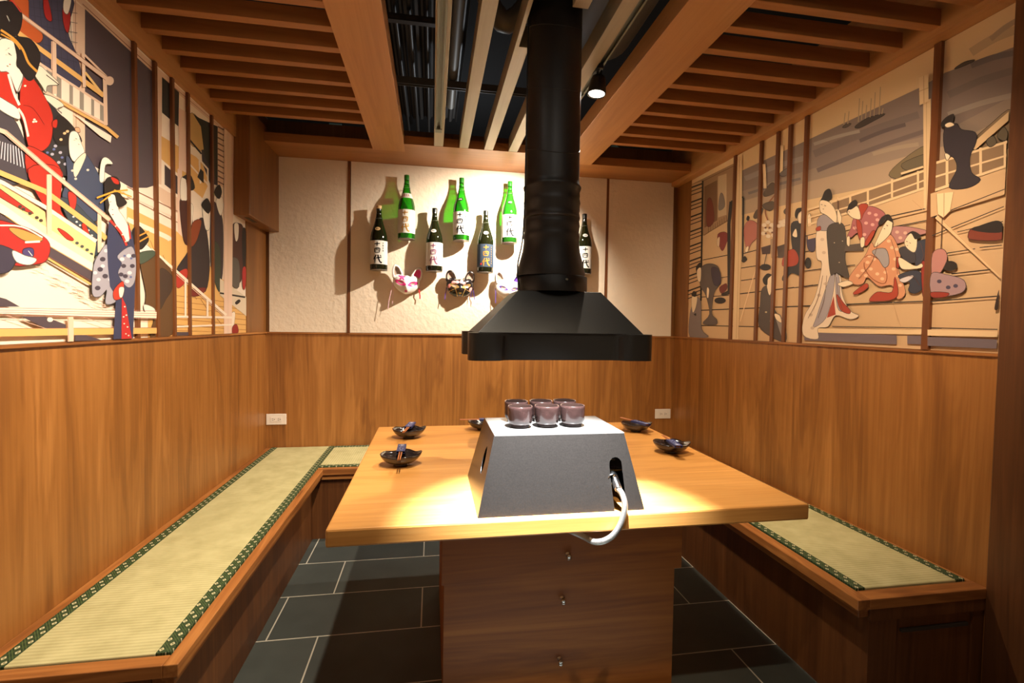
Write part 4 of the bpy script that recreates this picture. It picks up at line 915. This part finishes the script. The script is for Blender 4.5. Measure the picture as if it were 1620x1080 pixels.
# dancer in navy
m.S((62, 70, 94), [(384, 950), (440, 1005), (492, 935), (552, 1010), (600, 1110), (640, 1240), (560, 1350), (460, 1280), (360, 1210), (390, 1090)]); m.S((226, 216, 190), [(430, 1000), (490, 935), (500, 960), (440, 1080)]); m.dots((200, 196, 180), [(515, 1036), (420, 1040), (440, 1090)], 9)
m.S(FA, [(588, 1100), (598, 985), (628, 960), (668, 998), (622, 1006), (614, 1100)])
m.crop(0, 270, .2685)
m.S((56, 66, 76), [(335, 160), (420, 190), (490, 260), (565, 350), (548, 500), (450, 400), (372, 270)]); m.dots((220, 220, 214), [(430, 300), (450, 320), (470, 300), (500, 350), (520, 380), (440, 340), (530, 330), (410, 270), (470, 350), (540, 410)], 7)
m.S(RE, [(140, -10), (332, -10), (332, 230), (424, 332), (400, 380), (290, 246), (232, 200)]); m.S((190, 50, 40), [(380, 125), (426, 150), (416, 226), (392, 216)]); m.S(RE, [(460, 320), (480, 315), (510, 395), (480, 380)])
# staircase
m.P((240, 200, 136), [(-200, -30), (240, 240), (250, 340), (-200, 70)]); m.P((240, 200, 136), [(275, 250), (545, 425), (530, 520), (275, 370)])
m.S((176, 46, 36), [(-60, 90), (30, 150), (100, 200), (170, 250), (90, 220), (-60, 130)]); m.dots((70, 58, 50), [(90, 210), (110, 225), (150, 250), (190, 275), (215, 292)], 12); m.S(RE, [(314, 340), (360, 360), (410, 405), (370, 400)]); m.dots((70, 78, 76), [(430, 425), (460, 445), (490, 465), (515, 490)], 11)
m.L(YE, [(-200, -60), (240, 120), (545, 345), (604, 400)], 30); m.L(CR, [(-200, -10), (0, 75), (250, 218), (545, 415)], 24); m.L(BR, [(0, 62), (250, 205), (545, 402)], 2.5)
m.P((248, 226, 176), [(-200, 60), (0, 175), (245, 330), (530, 505), (520, 560), (240, 395), (0, 240), (-200, 120)]); m.P(CR, [(-200, 100), (0, 205), (240, 375), (525, 545), (522, 590), (240, 430), (0, 262), (-200, 150)]); m.L((214, 160, 90), [(0, 262), (260, 440), (522, 592)], 5)
m.P(PU, [(-200, 160), (0, 270), (260, 442), (522, 594), (522, 652), (250, 500), (0, 345), (-200, 240)]); m.L(YE, [(0, 350), (250, 512), (520, 672)], 12); m.L(BR, [(250, 500), (520, 655)], 3)
m.L(CR2, [(262, 20), (262, 375)], 32); m.L(BR, [(248, 20), (248, 370)], 2.5); m.L(CR2, [(562, 250), (564, 480)], 24); m.L(CR2, [(-200, -300), (0, -230), (250, -15), (625, 290)], 27); m.L(BR, [(0, -220), (250, 0), (620, 302)], 3); m.L(BR, [(0, -242), (250, -28), (625, 277)], 2)
# bricks and lower terrace
random.seed(3)
for k in range(46):
    t = random.random(); x_ = 175+430*t+random.uniform(-20, 30); y_ = 555+250*t+random.uniform(-26, 34); m.L((222, 188, 170), [(x_, y_), (x_+34, y_+9), (x_+36, y_+22)], 3)
m.L(CR, [(-200, 818), (900, 850)], 36)
for dy in (0, 14, 26, 44): m.L((176, 122, 110), [(-200, 803+dy), (0, 806+dy), (900, 826+dy*1.05)], 3)
m.P(PU, [(-200, 700), (0, 755), (82, 800), (-200, 800)]); m.P(PU, [(90, 858), (235, 860), (356, 905), (356, 926), (232, 926)]); m.P(PU, [(410, 966), (480, 968), (572, 1000), (410, 1002)]); m.E(CR, 262, 876, 18, 14)
m.P(YE, [(-200, 930), (900, 924), (900, 958), (-200, 980)]); m.L(BR, [(-200, 930), (900, 924)], 3); m.L(CR2, [(384, 860), (386, 1010)], 36); m.L(BR, [(370, 860), (372, 1008)], 2.5)
m.L((214, 170, 150), [(0, 850), (240, 930)], 3); m.L((214, 170, 150), [(460, 860), (700, 940)], 3)
# figure at lower left edge holding a red hat
m.S((178, 40, 36), [(-120, 290), (80, 322), (210, 380), (258, 432), (252, 500), (210, 542), (50, 556), (104, 490), (-120, 440)]); m.S((204, 146, 76), [(15, 338), (100, 348), (215, 400), (165, 418), (90, 400)]); m.L(FA, [(-60, 320), (90, 328), (216, 392)], 9, True); m.S((60, 54, 72), [(-90, 440), (40, 468), (52, 530), (10, 592), (-90, 590)])
m.S((70, 60, 110), [(102, 462), (156, 458), (156, 505), (106, 500)]); m.L(FA, [(130, 470), (154, 500)], 4); m.L(FA, [(110, 420), (200, 415)], 12); m.S(FA, [(36, 470), (110, 500), (178, 520), (140, 552), (60, 534)])
# woman in navy standing in front of the stairs
DN = (54, 58, 88); GP = (160, 156, 168); DP = (66, 58, 72)
m.S(GP, [(604, 436), (560, 480), (522, 560), (514, 722), (560, 738), (600, 700), (594, 782), (655, 765), (640, 690), (612, 560)]); m.dots(DP, [(575, 520), (560, 580), (545, 690), (590, 620)], 17); m.dots((206, 204, 212), [(595, 470), (550, 640), (530, 600), (575, 560), (620, 640)], 13)
m.P(DN, [(612, 290), (600, 430), (606, 560), (618, 680), (655, 740), (638, 992), (756, 992), (764, 800), (775, 520), (756, 390), (722, 288), (735, 400), (718, 445), (660, 355)])
m.S(GP, [(664, 500), (745, 445), (772, 520), (768, 640), (736, 686), (698, 660), (668, 600), (690, 545)]); m.dots(DP, [(700, 560), (752, 560), (710, 620), (760, 500), (684, 610)], 15); m.dots((214, 212, 218), [(730, 500), (690, 520), (735, 600), (720, 650)], 14); m.dots((96, 106, 150), [(745, 515), (705, 500), (742, 625)], 8)
m.S((206, 58, 40), [(640, 705), (690, 652), (700, 680), (692, 742), (645, 757)]); m.P((186, 44, 44), [(688, 742), (712, 790), (748, 992), (686, 992)]); m.dots(CR, [(705, 800), (715, 850), (702, 900), (722, 920), (712, 960), (728, 970), (698, 860)], 5); m.S(CR, [(672, 690), (700, 690), (690, 740), (674, 740)])
m.S(FA, [(604, 148), (640, 140), (664, 190), (668, 230), (704, 282), (730, 340), (736, 385), (722, 415), (690, 385), (640, 292), (614, 250), (598, 190)]); m.L((196, 54, 46), [(616, 290), (680, 362), (716, 440)], 14, True); m.L((196, 54, 46), [(738, 400), (728, 320)], 10); m.dots(CR, [(650, 325), (690, 375), (710, 415)], 5)
m.S(BK, [(582, 80), (600, 38), (655, 34), (680, 80), (676, 130), (718, 188), (662, 212), (642, 140), (604, 148), (612, 205), (594, 250), (584, 160)]); m.S(RE, [(622, 36), (662, 52), (668, 76), (640, 70)]); m.L((232, 160, 56), [(536, 158), (640, 120), (722, 112)], 10); m.L((232, 160, 56), [(556, 188), (620, 140)], 8); m.L((232, 160, 56), [(640, 112), (745, 152)], 8); m.L((60, 46, 46), [(612, 182), (624, 180)], 3); m.L((200, 50, 50), [(628, 258), (636, 256)], 5)
INK = (70, 52, 50)
for a, b_, c_, d_ in ((604, 196, 616, 200), (626, 226, 634, 228)): m.L(INK, [(a, b_), (c_, d_)], 3)
m.crop(0, 0, .2591)
for a, b_, c_, d_ in ((2, 318, 16, 326), (0, 292, 10, 288), (420, 842, 432, 846), (446, 846, 458, 848), (438, 876, 446, 880)): m.L(INK, [(a, b_), (c_, d_)], 3)
m.L((190, 50, 50), [(8, 388), (18, 390)], 6)
o = m.mb.build('wall_mural', m.order, loc=(XL, 2.2, WZ+0.005)); tag(o, 'left wall mural print of kimono figures on stairs and a balcony', 'mural')
for k, (y_, wd) in enumerate(((2.017, .021), (2.150, .021), (2.279, .021), (2.412, .021), (2.650, .021))):
    b = MB(); b.box(XL+0.0005, XL+0.012, y_-wd/2+.002, y_+wd/2-.002, WZ+0.005, 2.307)
    tag(b.build('mural_batten', W_bat, loc=(XL, y_, WZ+0.005)), 'thin vertical wooden batten over the left mural, %s from the camera' % ('nearest', 'second', 'third', 'fourth', 'fifth')[k], 'batten', 'battens over the left mural')

# right mural
SK = (216, 182, 136); SE = (134, 116, 106); FL = (206, 170, 128); CW = (228, 196, 152); FR = (236, 212, 178); DK = (40, 32, 30); RR = (168, 62, 42)
m = Mural(XR, -1, (Y0+0.001, 3.30, WZ+0.005, 2.346)); y0_, y1_, z0_, z1_ = m.offs
m.mb.box(XR-0.0004, XR+0.0018, y0_, YB-0.145, z0_, z1_, m.mi(SK))
m.crop(1070, 0, .5184)
m.P(SE, [(180, 530), (750, 264), (820, 222), (1060, 130), (1060, 330), (820, 440), (600, 500), (400, 545), (180, 610)])
m.P((150, 130, 114), [(180, 590), (400, 520), (600, 455), (820, 400), (1060, 280), (1060, 350), (820, 460), (600, 530), (400, 575), (180, 640)])
m.P((176, 150, 124), [(180, 620), (400, 555), (600, 505), (820, 445), (1060, 340), (1060, 400), (820, 500), (600, 570), (400, 610), (180, 660)])
for (a, b_, c_, d_, w_, cc) in ((210, 545, 400, 480, 16, (150, 136, 128)), (420, 470, 740, 350, 22, (120, 104, 98)), (430, 520, 760, 400, 14, (112, 96, 92)), (560, 430, 700, 380, 12, (100, 86, 84)), (830, 290, 1030, 215, 22, (122, 106, 98)), (830, 350, 1030, 290, 16, (156, 140, 126)), (900, 200, 1040, 160, 18, (112, 98, 94)), (420, 440, 560, 400, 10, (160, 146, 132)), (600, 470, 740, 440, 12, (164, 144, 122)), (220, 590, 380, 545, 8, (120, 108, 104)), (900, 160, 1040, 90, 26, (190, 160, 124)), (960, 120, 1045, 60, 16, (170, 146, 118))): m.L(cc, [(a, b_), ((a+c_)/2, (b_+d_)/2-w_*.3), (c_, d_)], w_, True)
m.S((70, 60, 54), [(546, 386), (575, 365), (600, 355), (638, 348), (600, 370), (560, 390)]); m.S((90, 78, 70), [(508, 388), (520, 378), (534, 378), (520, 388)])
for x_, t_, bt in ((512, 345, 380), (524, 340, 378), (556, 300, 372), (566, 308, 366), (578, 320, 362), (592, 300, 358), (604, 282, 354), (620, 265, 350), (628, 330, 348)): m.L((176, 152, 120), [(x_+4, t_), (x_, bt)], 3)
m.S((84, 72, 62), [(850, 210), (880, 190), (912, 184), (880, 200)])
m.S((120, 104, 78), [(650, 534), (690, 490), (765, 445), (772, 510), (700, 545)]); m.S((104, 92, 72), [(690, 500), (765, 470), (765, 500), (710, 520)]); m.S((140, 116, 88), [(900, 440), (960, 380), (1040, 330), (1040, 440), (930, 480)])
m.P(FL, [(30, 790), (200, 690), (400, 655), (660, 610), (1060, 480), (1060, 1090), (20, 1090)])
# building and screens, far left
m.crop(1080, 230, .2962)
m.P((162, 128, 96), [(40, 200), (290, 90), (290, 380), (115, 480), (40, 500)]); m.P((198, 172, 138), [(190, 165), (236, 150), (236, 370), (190, 385)]); m.P((120, 88, 60), [(118, 220), (186, 185), (186, 400), (118, 440)]); m.S((112, 52, 38), [(132, 300), (156, 290), (170, 400), (132, 430)]); m.S((130, 118, 110), [(195, 300), (205, 255), (220, 270), (226, 325), (196, 345)])
m.P((204, 168, 128), [(115, 480), (290, 385), (290, 560), (115, 610)]); m.L(CW, [(40, 195), (290, 72)], 30); m.L((120, 90, 66), [(60, 215), (285, 105)], 3); m.L((120, 90, 60), [(115, 480), (250, 395)], 4)
for k in range(11): m.L((120, 90, 60), [(140+12*k, 465-8*k), (140+12*k, 440-8*k)], 3)
m.S((126, 46, 42), [(190, 475), (225, 462), (246, 480), (240, 510), (216, 562), (194, 525)]); m.S((216, 190, 160), [(188, 500), (200, 490), (196, 540), (186, 530)])
m.P((204, 166, 124), [(30, 215), (108, 190), (100, 830), (20, 840)])
for k in range(24): m.L((44, 34, 30), [(30, 232+26*k-(k % 3)*6), (106, 204+26*k-(k % 3)*6)], 5 if k % 3 else 8)
m.L(DK, [(110, 188), (100, 830)], 9)
for (a, b_, c_, d_, w_) in ((110, 612, 245, 585, 4), (320, 580, 410, 555, 4), (315, 655, 410, 640, 4), (100, 880, 700, 855, 5), (60, 960, 420, 968, 4), (315, 722, 410, 708, 4), (310, 792, 600, 758, 5), (480, 600, 700, 560, 4), (100, 810, 250, 800, 4), (600, 760, 700, 745, 4), (110, 720, 250, 700, 3)): m.L(DK, [(a, b_), (c_, d_)], w_)
m.L(CW, [(400, 640), (310, 940)], 5); m.L(DK, [(262, 300), (250, 420), (252, 780)], 17); m.L(DK, [(262, 300), (328, 275)], 9); m.L(DK, [(328, 280), (324, 620)], 9); m.L((206, 160, 72), [(270, 370), (266, 740)], 9); m.S(DK, [(208, 795), (250, 770), (262, 740), (266, 785), (230, 800)]); m.S((110, 44, 34), [(200, 760), (235, 738), (240, 765), (212, 790)]); m.S(DK, [(318, 615), (335, 590), (348, 610), (330, 625)])
m.P((222, 190, 146), [(288, 60), (323, 40), (318, 520), (300, 1040), (270, 1040), (284, 500)]); m.L((190, 156, 116), [(308, 60), (300, 700), (290, 1030)], 3)
m.S((178, 106, 92), [(332, 440), (352, 405), (385, 405), (410, 435), (402, 490), (372, 522), (350, 560), (334, 500)]); m.S(DK, [(344, 396), (350, 376), (362, 382), (356, 402)]); m.S(FR, [(344, 545), (356, 540), (350, 568), (338, 566)])
m.L((150, 96, 66), [(500, 262), (462, 310), (446, 360), (470, 420)], 7, True); m.S((88, 72, 60), [(436, 262), (450, 232), (480, 200), (502, 215), (500, 250), (450, 272)]); m.S((88, 72, 60), [(382, 380), (400, 345), (432, 338), (424, 372), (396, 390)]); m.S((88, 72, 60), [(430, 320), (480, 300), (500, 320), (470, 350)]); m.S((88, 72, 60), [(545, 350), (572, 325), (575, 352), (555, 366)])
m.dots((226, 206, 180), [(440, 425), (460, 410), (480, 425), (450, 450), (475, 455), (495, 440), (436, 470), (462, 485), (490, 480), (530, 410), (548, 404), (562, 414), (520, 430), (540, 425)], 13); m.dots((120, 84, 70), [(448, 440), (470, 440), (484, 465), (450, 470)], 6)
m.P((70, 50, 50), [(424, 545), (476, 530), (472, 578), (430, 580)]); m.L(DK, [(455, 575), (440, 640)], 4); m.P((78, 60, 54), [(510, 540), (570, 520), (570, 600), (515, 600)]); m.P((160, 130, 100), [(474, 500), (500, 495), (498, 600), (478, 600)]); m.L(CW, [(440, 100), (446, 230)], 16); m.L(CW, [(536, 0), (532, 150)], 16); m.S((110, 100, 96), [(525, 150), (570, 120), (572, 150), (540, 165)])
m.E(DK, 447, 650, 30, 17); m.E(DK, 205, 828, 31, 17); m.E(DK, 676, 628, 18, 30)
m.S((94, 82, 78), [(100, 660), (140, 632), (190, 645), (206, 700), (200, 745), (172, 790), (160, 895), (187, 930), (182, 956), (112, 950), (148, 900), (128, 800), (98, 745)]); m.S((62, 50, 66), [(158, 655), (200, 665), (208, 738), (172, 742)]); m.S(DK, [(76, 650), (98, 624), (104, 650), (82, 684)]); m.S(FR, [(82, 668), (102, 655), (100, 722), (86, 720)]); m.S(FR, [(136, 760), (146, 770), (142, 812), (134, 805)])
m.S((128, 114, 112), [(44, 900), (66, 830), (84, 812), (102, 840), (106, 980), (142, 1022), (44, 1022)]); m.S(FR, [(54, 812), (82, 808), (74, 866), (58, 890)]); m.S(DK, [(52, 800), (62, 778), (78, 784), (74, 808)]); m.S(DK, [(64, 902), (76, 896), (76, 910)])
m.S((78, 66, 62), [(428, 772), (458, 750), (487, 785), (494, 870), (548, 955), (556, 1046), (482, 1022), (414, 962), (420, 850)]); m.S(FR, [(458, 702), (488, 692), (486, 740), (472, 800), (458, 760)]); m.S(DK, [(434, 712), (458, 684), (482, 692), (462, 712), (458, 745), (440, 738)]); m.S((140, 128, 122), [(500, 905), (530, 910), (550, 990), (540, 1030), (515, 960)]); m.S(FR, [(498, 900), (524, 908), (534, 945), (508, 930)])
m.dots((190, 170, 140), [(452, 890), (478, 938)], 6)
m.S((46, 40, 42), [(588, 415), (640, 408), (664, 470), (660, 600), (646, 695), (590, 682), (556, 722), (538, 706), (590, 590), (586, 500)]); m.S(RR, [(555, 578), (600, 555), (626, 600), (610, 640), (540, 642)]); m.S(FR, [(625, 370), (654, 345), (656, 400), (630, 415)]); m.S(DK, [(606, 372), (616, 338), (650, 334), (640, 352), (626, 360), (616, 392)]); m.S(FR, [(640, 435), (656, 430), (650, 520), (640, 515)]); m.S(FR, [(594, 480), (612, 445), (618, 488)])
m.S(FR, [(676, 380), (690, 370), (694, 450), (680, 460)]); m.S((72, 62, 84), [(672, 490), (712, 480), (712, 560), (680, 556)])
# terrace railing
m.crop(1270, 270, .2591)
m.P((140, 112, 84), [(180, 190), (750, -10), (750, 100), (180, 290)])
m.L(CW, [(40, 240), (400, 120), (750, 2)], 13); m.L(CW, [(40, 290), (400, 190), (750, 60)], 9); m.L(CW, [(40, 330), (400, 225), (750, 108)], 14)
for x_, a, b_ in ((182, 180, 290), (300, 150, 250), (408, 112, 215), (556, 52, 165), (715, 2, 120)): m.L(CW, [(x_, a), (x_, b_)], 13)
m.P(FL, [(40, 340), (400, 235), (750, 118), (790, 120), (790, 240), (40, 420)])
for (a, b_, c_, d_, w_) in ((550, 278, 760, 232, 7), (570, 342, 790, 300, 6), (20, 400, 300, 330, 4), (20, 706, 300, 672, 6), (20, 826, 775, 796, 7), (190, 950, 860, 962, 5), (20, 612, 330, 575, 5), (620, 470, 700, 452, 5)): m.L(DK, [(a, b_), (c_, d_)], w_)
m.L((190, 152, 112), [(560, 800), (610, 950)], 3); m.L((190, 152, 112), [(680, 180), (760, 250)], 3)
m.P(CW, [(100, 962), (860, 970), (860, 1002), (100, 990)]); m.P((112, 98, 104), [(20, 985), (585, 1003), (585, 1060), (20, 1035)]); m.P((112, 98, 104), [(650, 1006), (770, 1008), (770, 1062), (650, 1056)])
m.P((222, 190, 146), [(748, -420), (795, -440), (790, 230), (752, 232)]); m.L((190, 156, 116), [(768, -420), (768, 230)], 3)
# standing woman with a dark coat
m.S((230, 208, 182), [(96, 372), (155, 365), (178, 630), (238, 640), (252, 760), (300, 855), (352, 885), (300, 906), (212, 882), (165, 950), (102, 962), (102, 1026), (14, 1002), (20, 890), (86, 770), (128, 570), (96, 530)]); m.S((164, 154, 158), [(180, 640), (205, 642), (192, 760), (150, 900), (76, 955), (96, 890)]); m.S((164, 154, 158), [(212, 640), (232, 650), (238, 760), (262, 850), (222, 830)])
m.P(RR, [(200, 765), (212, 878), (158, 898)]); m.S(RR, [(218, 755), (262, 810), (300, 852), (292, 872), (240, 845)]); m.dots((206, 180, 154), [(130, 420), (140, 500), (110, 760), (60, 880), (70, 960), (150, 690)], 12)
m.S(FR, [(118, 186), (166, 190), (206, 235), (218, 300), (186, 352), (150, 272), (120, 250)]); m.S((154, 142, 144), [(104, 296), (142, 268), (198, 312), (216, 330), (160, 364), (104, 354)]); m.S((72, 62, 56), [(162, 352), (220, 318), (262, 335), (276, 420), (270, 540), (284, 600), (290, 655), (215, 622), (182, 632), (166, 480)])
m.S(DK, [(102, 210), (128, 165), (146, 124), (178, 112), (192, 165), (160, 182), (124, 180)]); m.S(RR, [(94, 350), (118, 340), (120, 362), (96, 366)]); m.L((90, 60, 44), [(227, 178), (230, 280)], 9); m.S(FR, [(225, 235), (248, 285), (240, 325), (226, 300)]); m.L(CW, [(226, 162), (228, 184)], 6); m.dots((190, 170, 146), [(205, 440), (255, 430), (235, 560)], 4)
# women on the floor mats
m.P((86, 72, 64), [(275, 455), (370, 443), (388, 490), (265, 492)]); m.S((176, 124, 120), [(555, 352), (640, 342), (780, 372), (700, 400), (640, 430), (572, 440)]); m.dots((210, 170, 150), [(590, 375), (640, 380), (610, 410)], 12)
m.S((168, 96, 98), [(325, 292), (380, 262), (420, 218), (500, 248), (515, 290), (470, 342), (440, 402), (382, 452), (350, 380), (312, 405), (285, 405), (308, 350)]); m.dots((216, 160, 150), [(420, 260), (460, 270), (400, 320), (440, 330), (330, 350), (470, 300), (390, 390)], 12)
m.S(RR, [(358, 212), (412, 210), (385, 262), (366, 300)]); m.S(RR, [(342, 298), (372, 330), (374, 430), (352, 390)]); m.S(FR, [(288, 246), (345, 218), (366, 290), (332, 292), (302, 275)]); m.S(DK, [(280, 264), (296, 205), (334, 178), (348, 206), (312, 236), (292, 240)]); m.S(FR, [(284, 408), (300, 405), (298, 458), (284, 450)]); m.S(FR, [(368, 415), (390, 410), (388, 458), (370, 465)])
OR = (208, 144, 106)
m.S(OR, [(455, 470), (500, 420), (545, 390), (580, 430), (612, 520), (595, 590), (642, 740), (592, 782), (560, 700), (480, 705), (410, 650), (380, 690), (325, 692), (298, 650), (395, 520), (432, 440)]); m.dots((232, 186, 148), [(410, 560), (430, 600), (450, 540), (470, 630), (500, 660), (420, 520), (560, 470), (580, 540), (600, 640), (570, 600), (350, 640), (380, 610), (540, 430), (610, 700), (400, 640), (520, 620), (590, 480)], 12)
m.L((150, 84, 56), [(390, 560), (395, 600), (440, 660), (510, 690), (530, 640), (500, 560), (430, 515), (392, 530)], 5, True); m.S((158, 150, 150), [(440, 492), (520, 478), (542, 560), (515, 590), (480, 540)])
m.S(RR, [(422, 792), (470, 742), (560, 742), (578, 650), (598, 750), (560, 786), (490, 795)]); m.S(RR, [(325, 745), (400, 690), (412, 714), (350, 752)]); m.S(RR, [(590, 530), (612, 545), (600, 592), (588, 585)]); m.S(RR, [(395, 440), (440, 370), (455, 380), (410, 455)])
m.S(FR, [(455, 462), (480, 400), (520, 320), (560, 296), (556, 372), (505, 432)]); m.S(DK, [(476, 326), (500, 282), (545, 268), (570, 318), (530, 302), (500, 328)]); m.S(FR, [(230, 690), (290, 672), (320, 690), (262, 708)])
m.S((54, 56, 70), [(705, 452), (745, 425), (792, 432), (792, 560), (745, 566), (722, 600), (700, 545)]); m.S((54, 56, 70), [(608, 636), (700, 610), (748, 640), (746, 718), (702, 748), (664, 730), (672, 682), (612, 658)]); m.S((60, 56, 62), [(605, 480), (660, 465), (700, 500), (700, 560), (640, 545)])
m.S((144, 48, 36), [(745, 560), (790, 600), (782, 768), (752, 762)]); m.S(FR, [(606, 530), (700, 582), (742, 568), (742, 592), (655, 602), (615, 590)]); m.S(FR, [(640, 430), (680, 382), (714, 420), (702, 496), (655, 472)]); m.S(DK, [(646, 398), (690, 368), (742, 400), (705, 420), (680, 384)]); m.S((210, 200, 200), [(610, 665), (680, 640), (690, 652), (640, 682)])
# right end
m.crop(1430, 60, .4726)
m.P((140, 112, 84), [(100, 425), (355, 345), (355, 425), (100, 510)]); m.L(CW, [(0, 455), (75, 432)], 7); m.L(CW, [(100, 424), (370, 345)], 8); m.L(CW, [(100, 470), (370, 390)], 6); m.L(CW, [(100, 515), (370, 425)], 9)
for x_, a, b_ in ((155, 400, 492), (268, 368, 460), (350, 340, 430)): m.L(CW, [(x_, a), (x_, b_)], 9)
m.P((218, 184, 140), [(226, 366), (370, 245), (370, 275), (250, 375)]); m.S((96, 84, 66), [(288, 345), (310, 330), (320, 352), (300, 365)]); m.S((96, 84, 66), [(325, 330), (345, 300), (365, 320), (350, 345)])
m.P(FL, [(100, 522), (370, 432), (370, 520), (100, 600)])
for (a, b_, c_, d_, w_) in ((105, 602, 370, 502, 3), (105, 662, 370, 560, 3), (108, 728, 250, 706, 3), (265, 702, 370, 690, 3), (170, 790, 305, 775, 4), (100, 882, 370, 862, 4), (100, 970, 370, 976, 3), (190, 650, 370, 610, 2.5)): m.L(DK, [(a, b_), (c_, d_)], w_)
m.L((218, 184, 140), [(120, 598), (345, 800)], 14); m.L((180, 144, 106), [(128, 598), (350, 796)], 1.5)
m.P(CW, [(90, 976), (370, 982), (370, 1002), (90, 996)]); m.P((112, 98, 104), [(90, 1000), (370, 1010), (370, 1042), (90, 1030)])
m.P((236, 206, 162), [(120, 522), (178, 516), (166, 580), (144, 602), (124, 590)]); m.L((170, 130, 92), [(120, 522), (124, 590), (144, 602), (166, 580), (178, 516)], 2); m.L((170, 130, 92), [(146, 520), (145, 600)], 2); m.L((80, 60, 50), [(140, 602), (135, 712)], 3)
m.E(DK, 165, 763, 26, 17); m.S((180, 124, 118), [(108, 722), (142, 708), (156, 738), (130, 790), (106, 800)]); m.S((160, 130, 134), [(104, 790), (150, 792), (212, 812), (205, 852), (110, 862)]); m.dots((70, 62, 84), [(130, 815), (160, 835), (185, 830)], 8); m.S((146, 50, 38), [(104, 852), (160, 854), (150, 866), (108, 868)])
m.S((124, 56, 40), [(228, 660), (248, 635), (370, 622), (370, 670), (242, 675)]); m.S(DK, [(238, 642), (262, 630), (320, 612), (370, 618), (370, 645), (290, 652)])
m.S((52, 44, 50), [(148, 306), (186, 288), (204, 308), (250, 318), (252, 352), (232, 400), (238, 452), (268, 476), (225, 502), (164, 500), (190, 440), (180, 402), (150, 380)]); m.S(DK, [(136, 286), (156, 264), (180, 256), (172, 288), (142, 300)]); m.S(FR, [(150, 292), (166, 284), (180, 292), (158, 300)]); m.S(FR, [(150, 388), (166, 396), (156, 410)])
m.P((222, 190, 146), [(62, 135), (94, 122), (94, 214), (64, 226)]); m.L((180, 144, 106), [(63, 180), (94, 168)], 2); m.L((180, 144, 106), [(78, 128), (79, 220)], 2)
m.S((50, 34, 26), [(316, 905), (330, 845), (345, 860), (335, 905)])
m.crop(1270, 270, .2591)
for a, b_, c_, d_ in ((128, 206, 138, 208), (150, 212, 160, 216), (140, 234, 147, 236), (296, 250, 306, 254), (530, 332, 540, 336), (516, 352, 523, 356), (652, 430, 662, 434), (672, 440, 682, 444), (656, 456, 664, 458)): m.L((90, 60, 50), [(a, b_), (c_, d_)], 3)
for q in ([(140, 640), (110, 780), (50, 900)], [(165, 640), (150, 780), (110, 900)], [(225, 650), (236, 760), (262, 850)], [(480, 440), (440, 560), (360, 660)], [(560, 420), (590, 520), (600, 640)], [(640, 640), (700, 650), (735, 700)], [(330, 330), (350, 370)], [(740, 440), (760, 520), (742, 560)]): m.L((96, 62, 50), q, 2.5, True)
o = m.mb.build('wall_mural', m.order, loc=(XR, 2.3, WZ+0.005)); tag(o, 'right wall mural print of kimono women on mats beside a bay', 'mural')
for k, (y_, wd) in enumerate(((1.526, .027), (2.157, .021), (2.268, .021), (2.358, .021), (2.492, .021), (2.730, .023))):
    b = MB(); b.box(XR-0.014, XR-0.0005, y_-wd/2, y_+wd/2, WZ+0.005, 2.347)
    tag(b.build('mural_batten', W_bat, loc=(XR, y_, WZ+0.005)), 'thin vertical wooden batten over the right mural, %s from the camera' % ('nearest', 'second', 'third', 'fourth', 'fifth', 'sixth')[k], 'batten', 'battens over the right mural')
b = MB(); b.box(XR-0.004, XR+0.003, 3.245, YB, WZ+0.005, 2.348); struct(b, 'trim_12', W_trim_z)
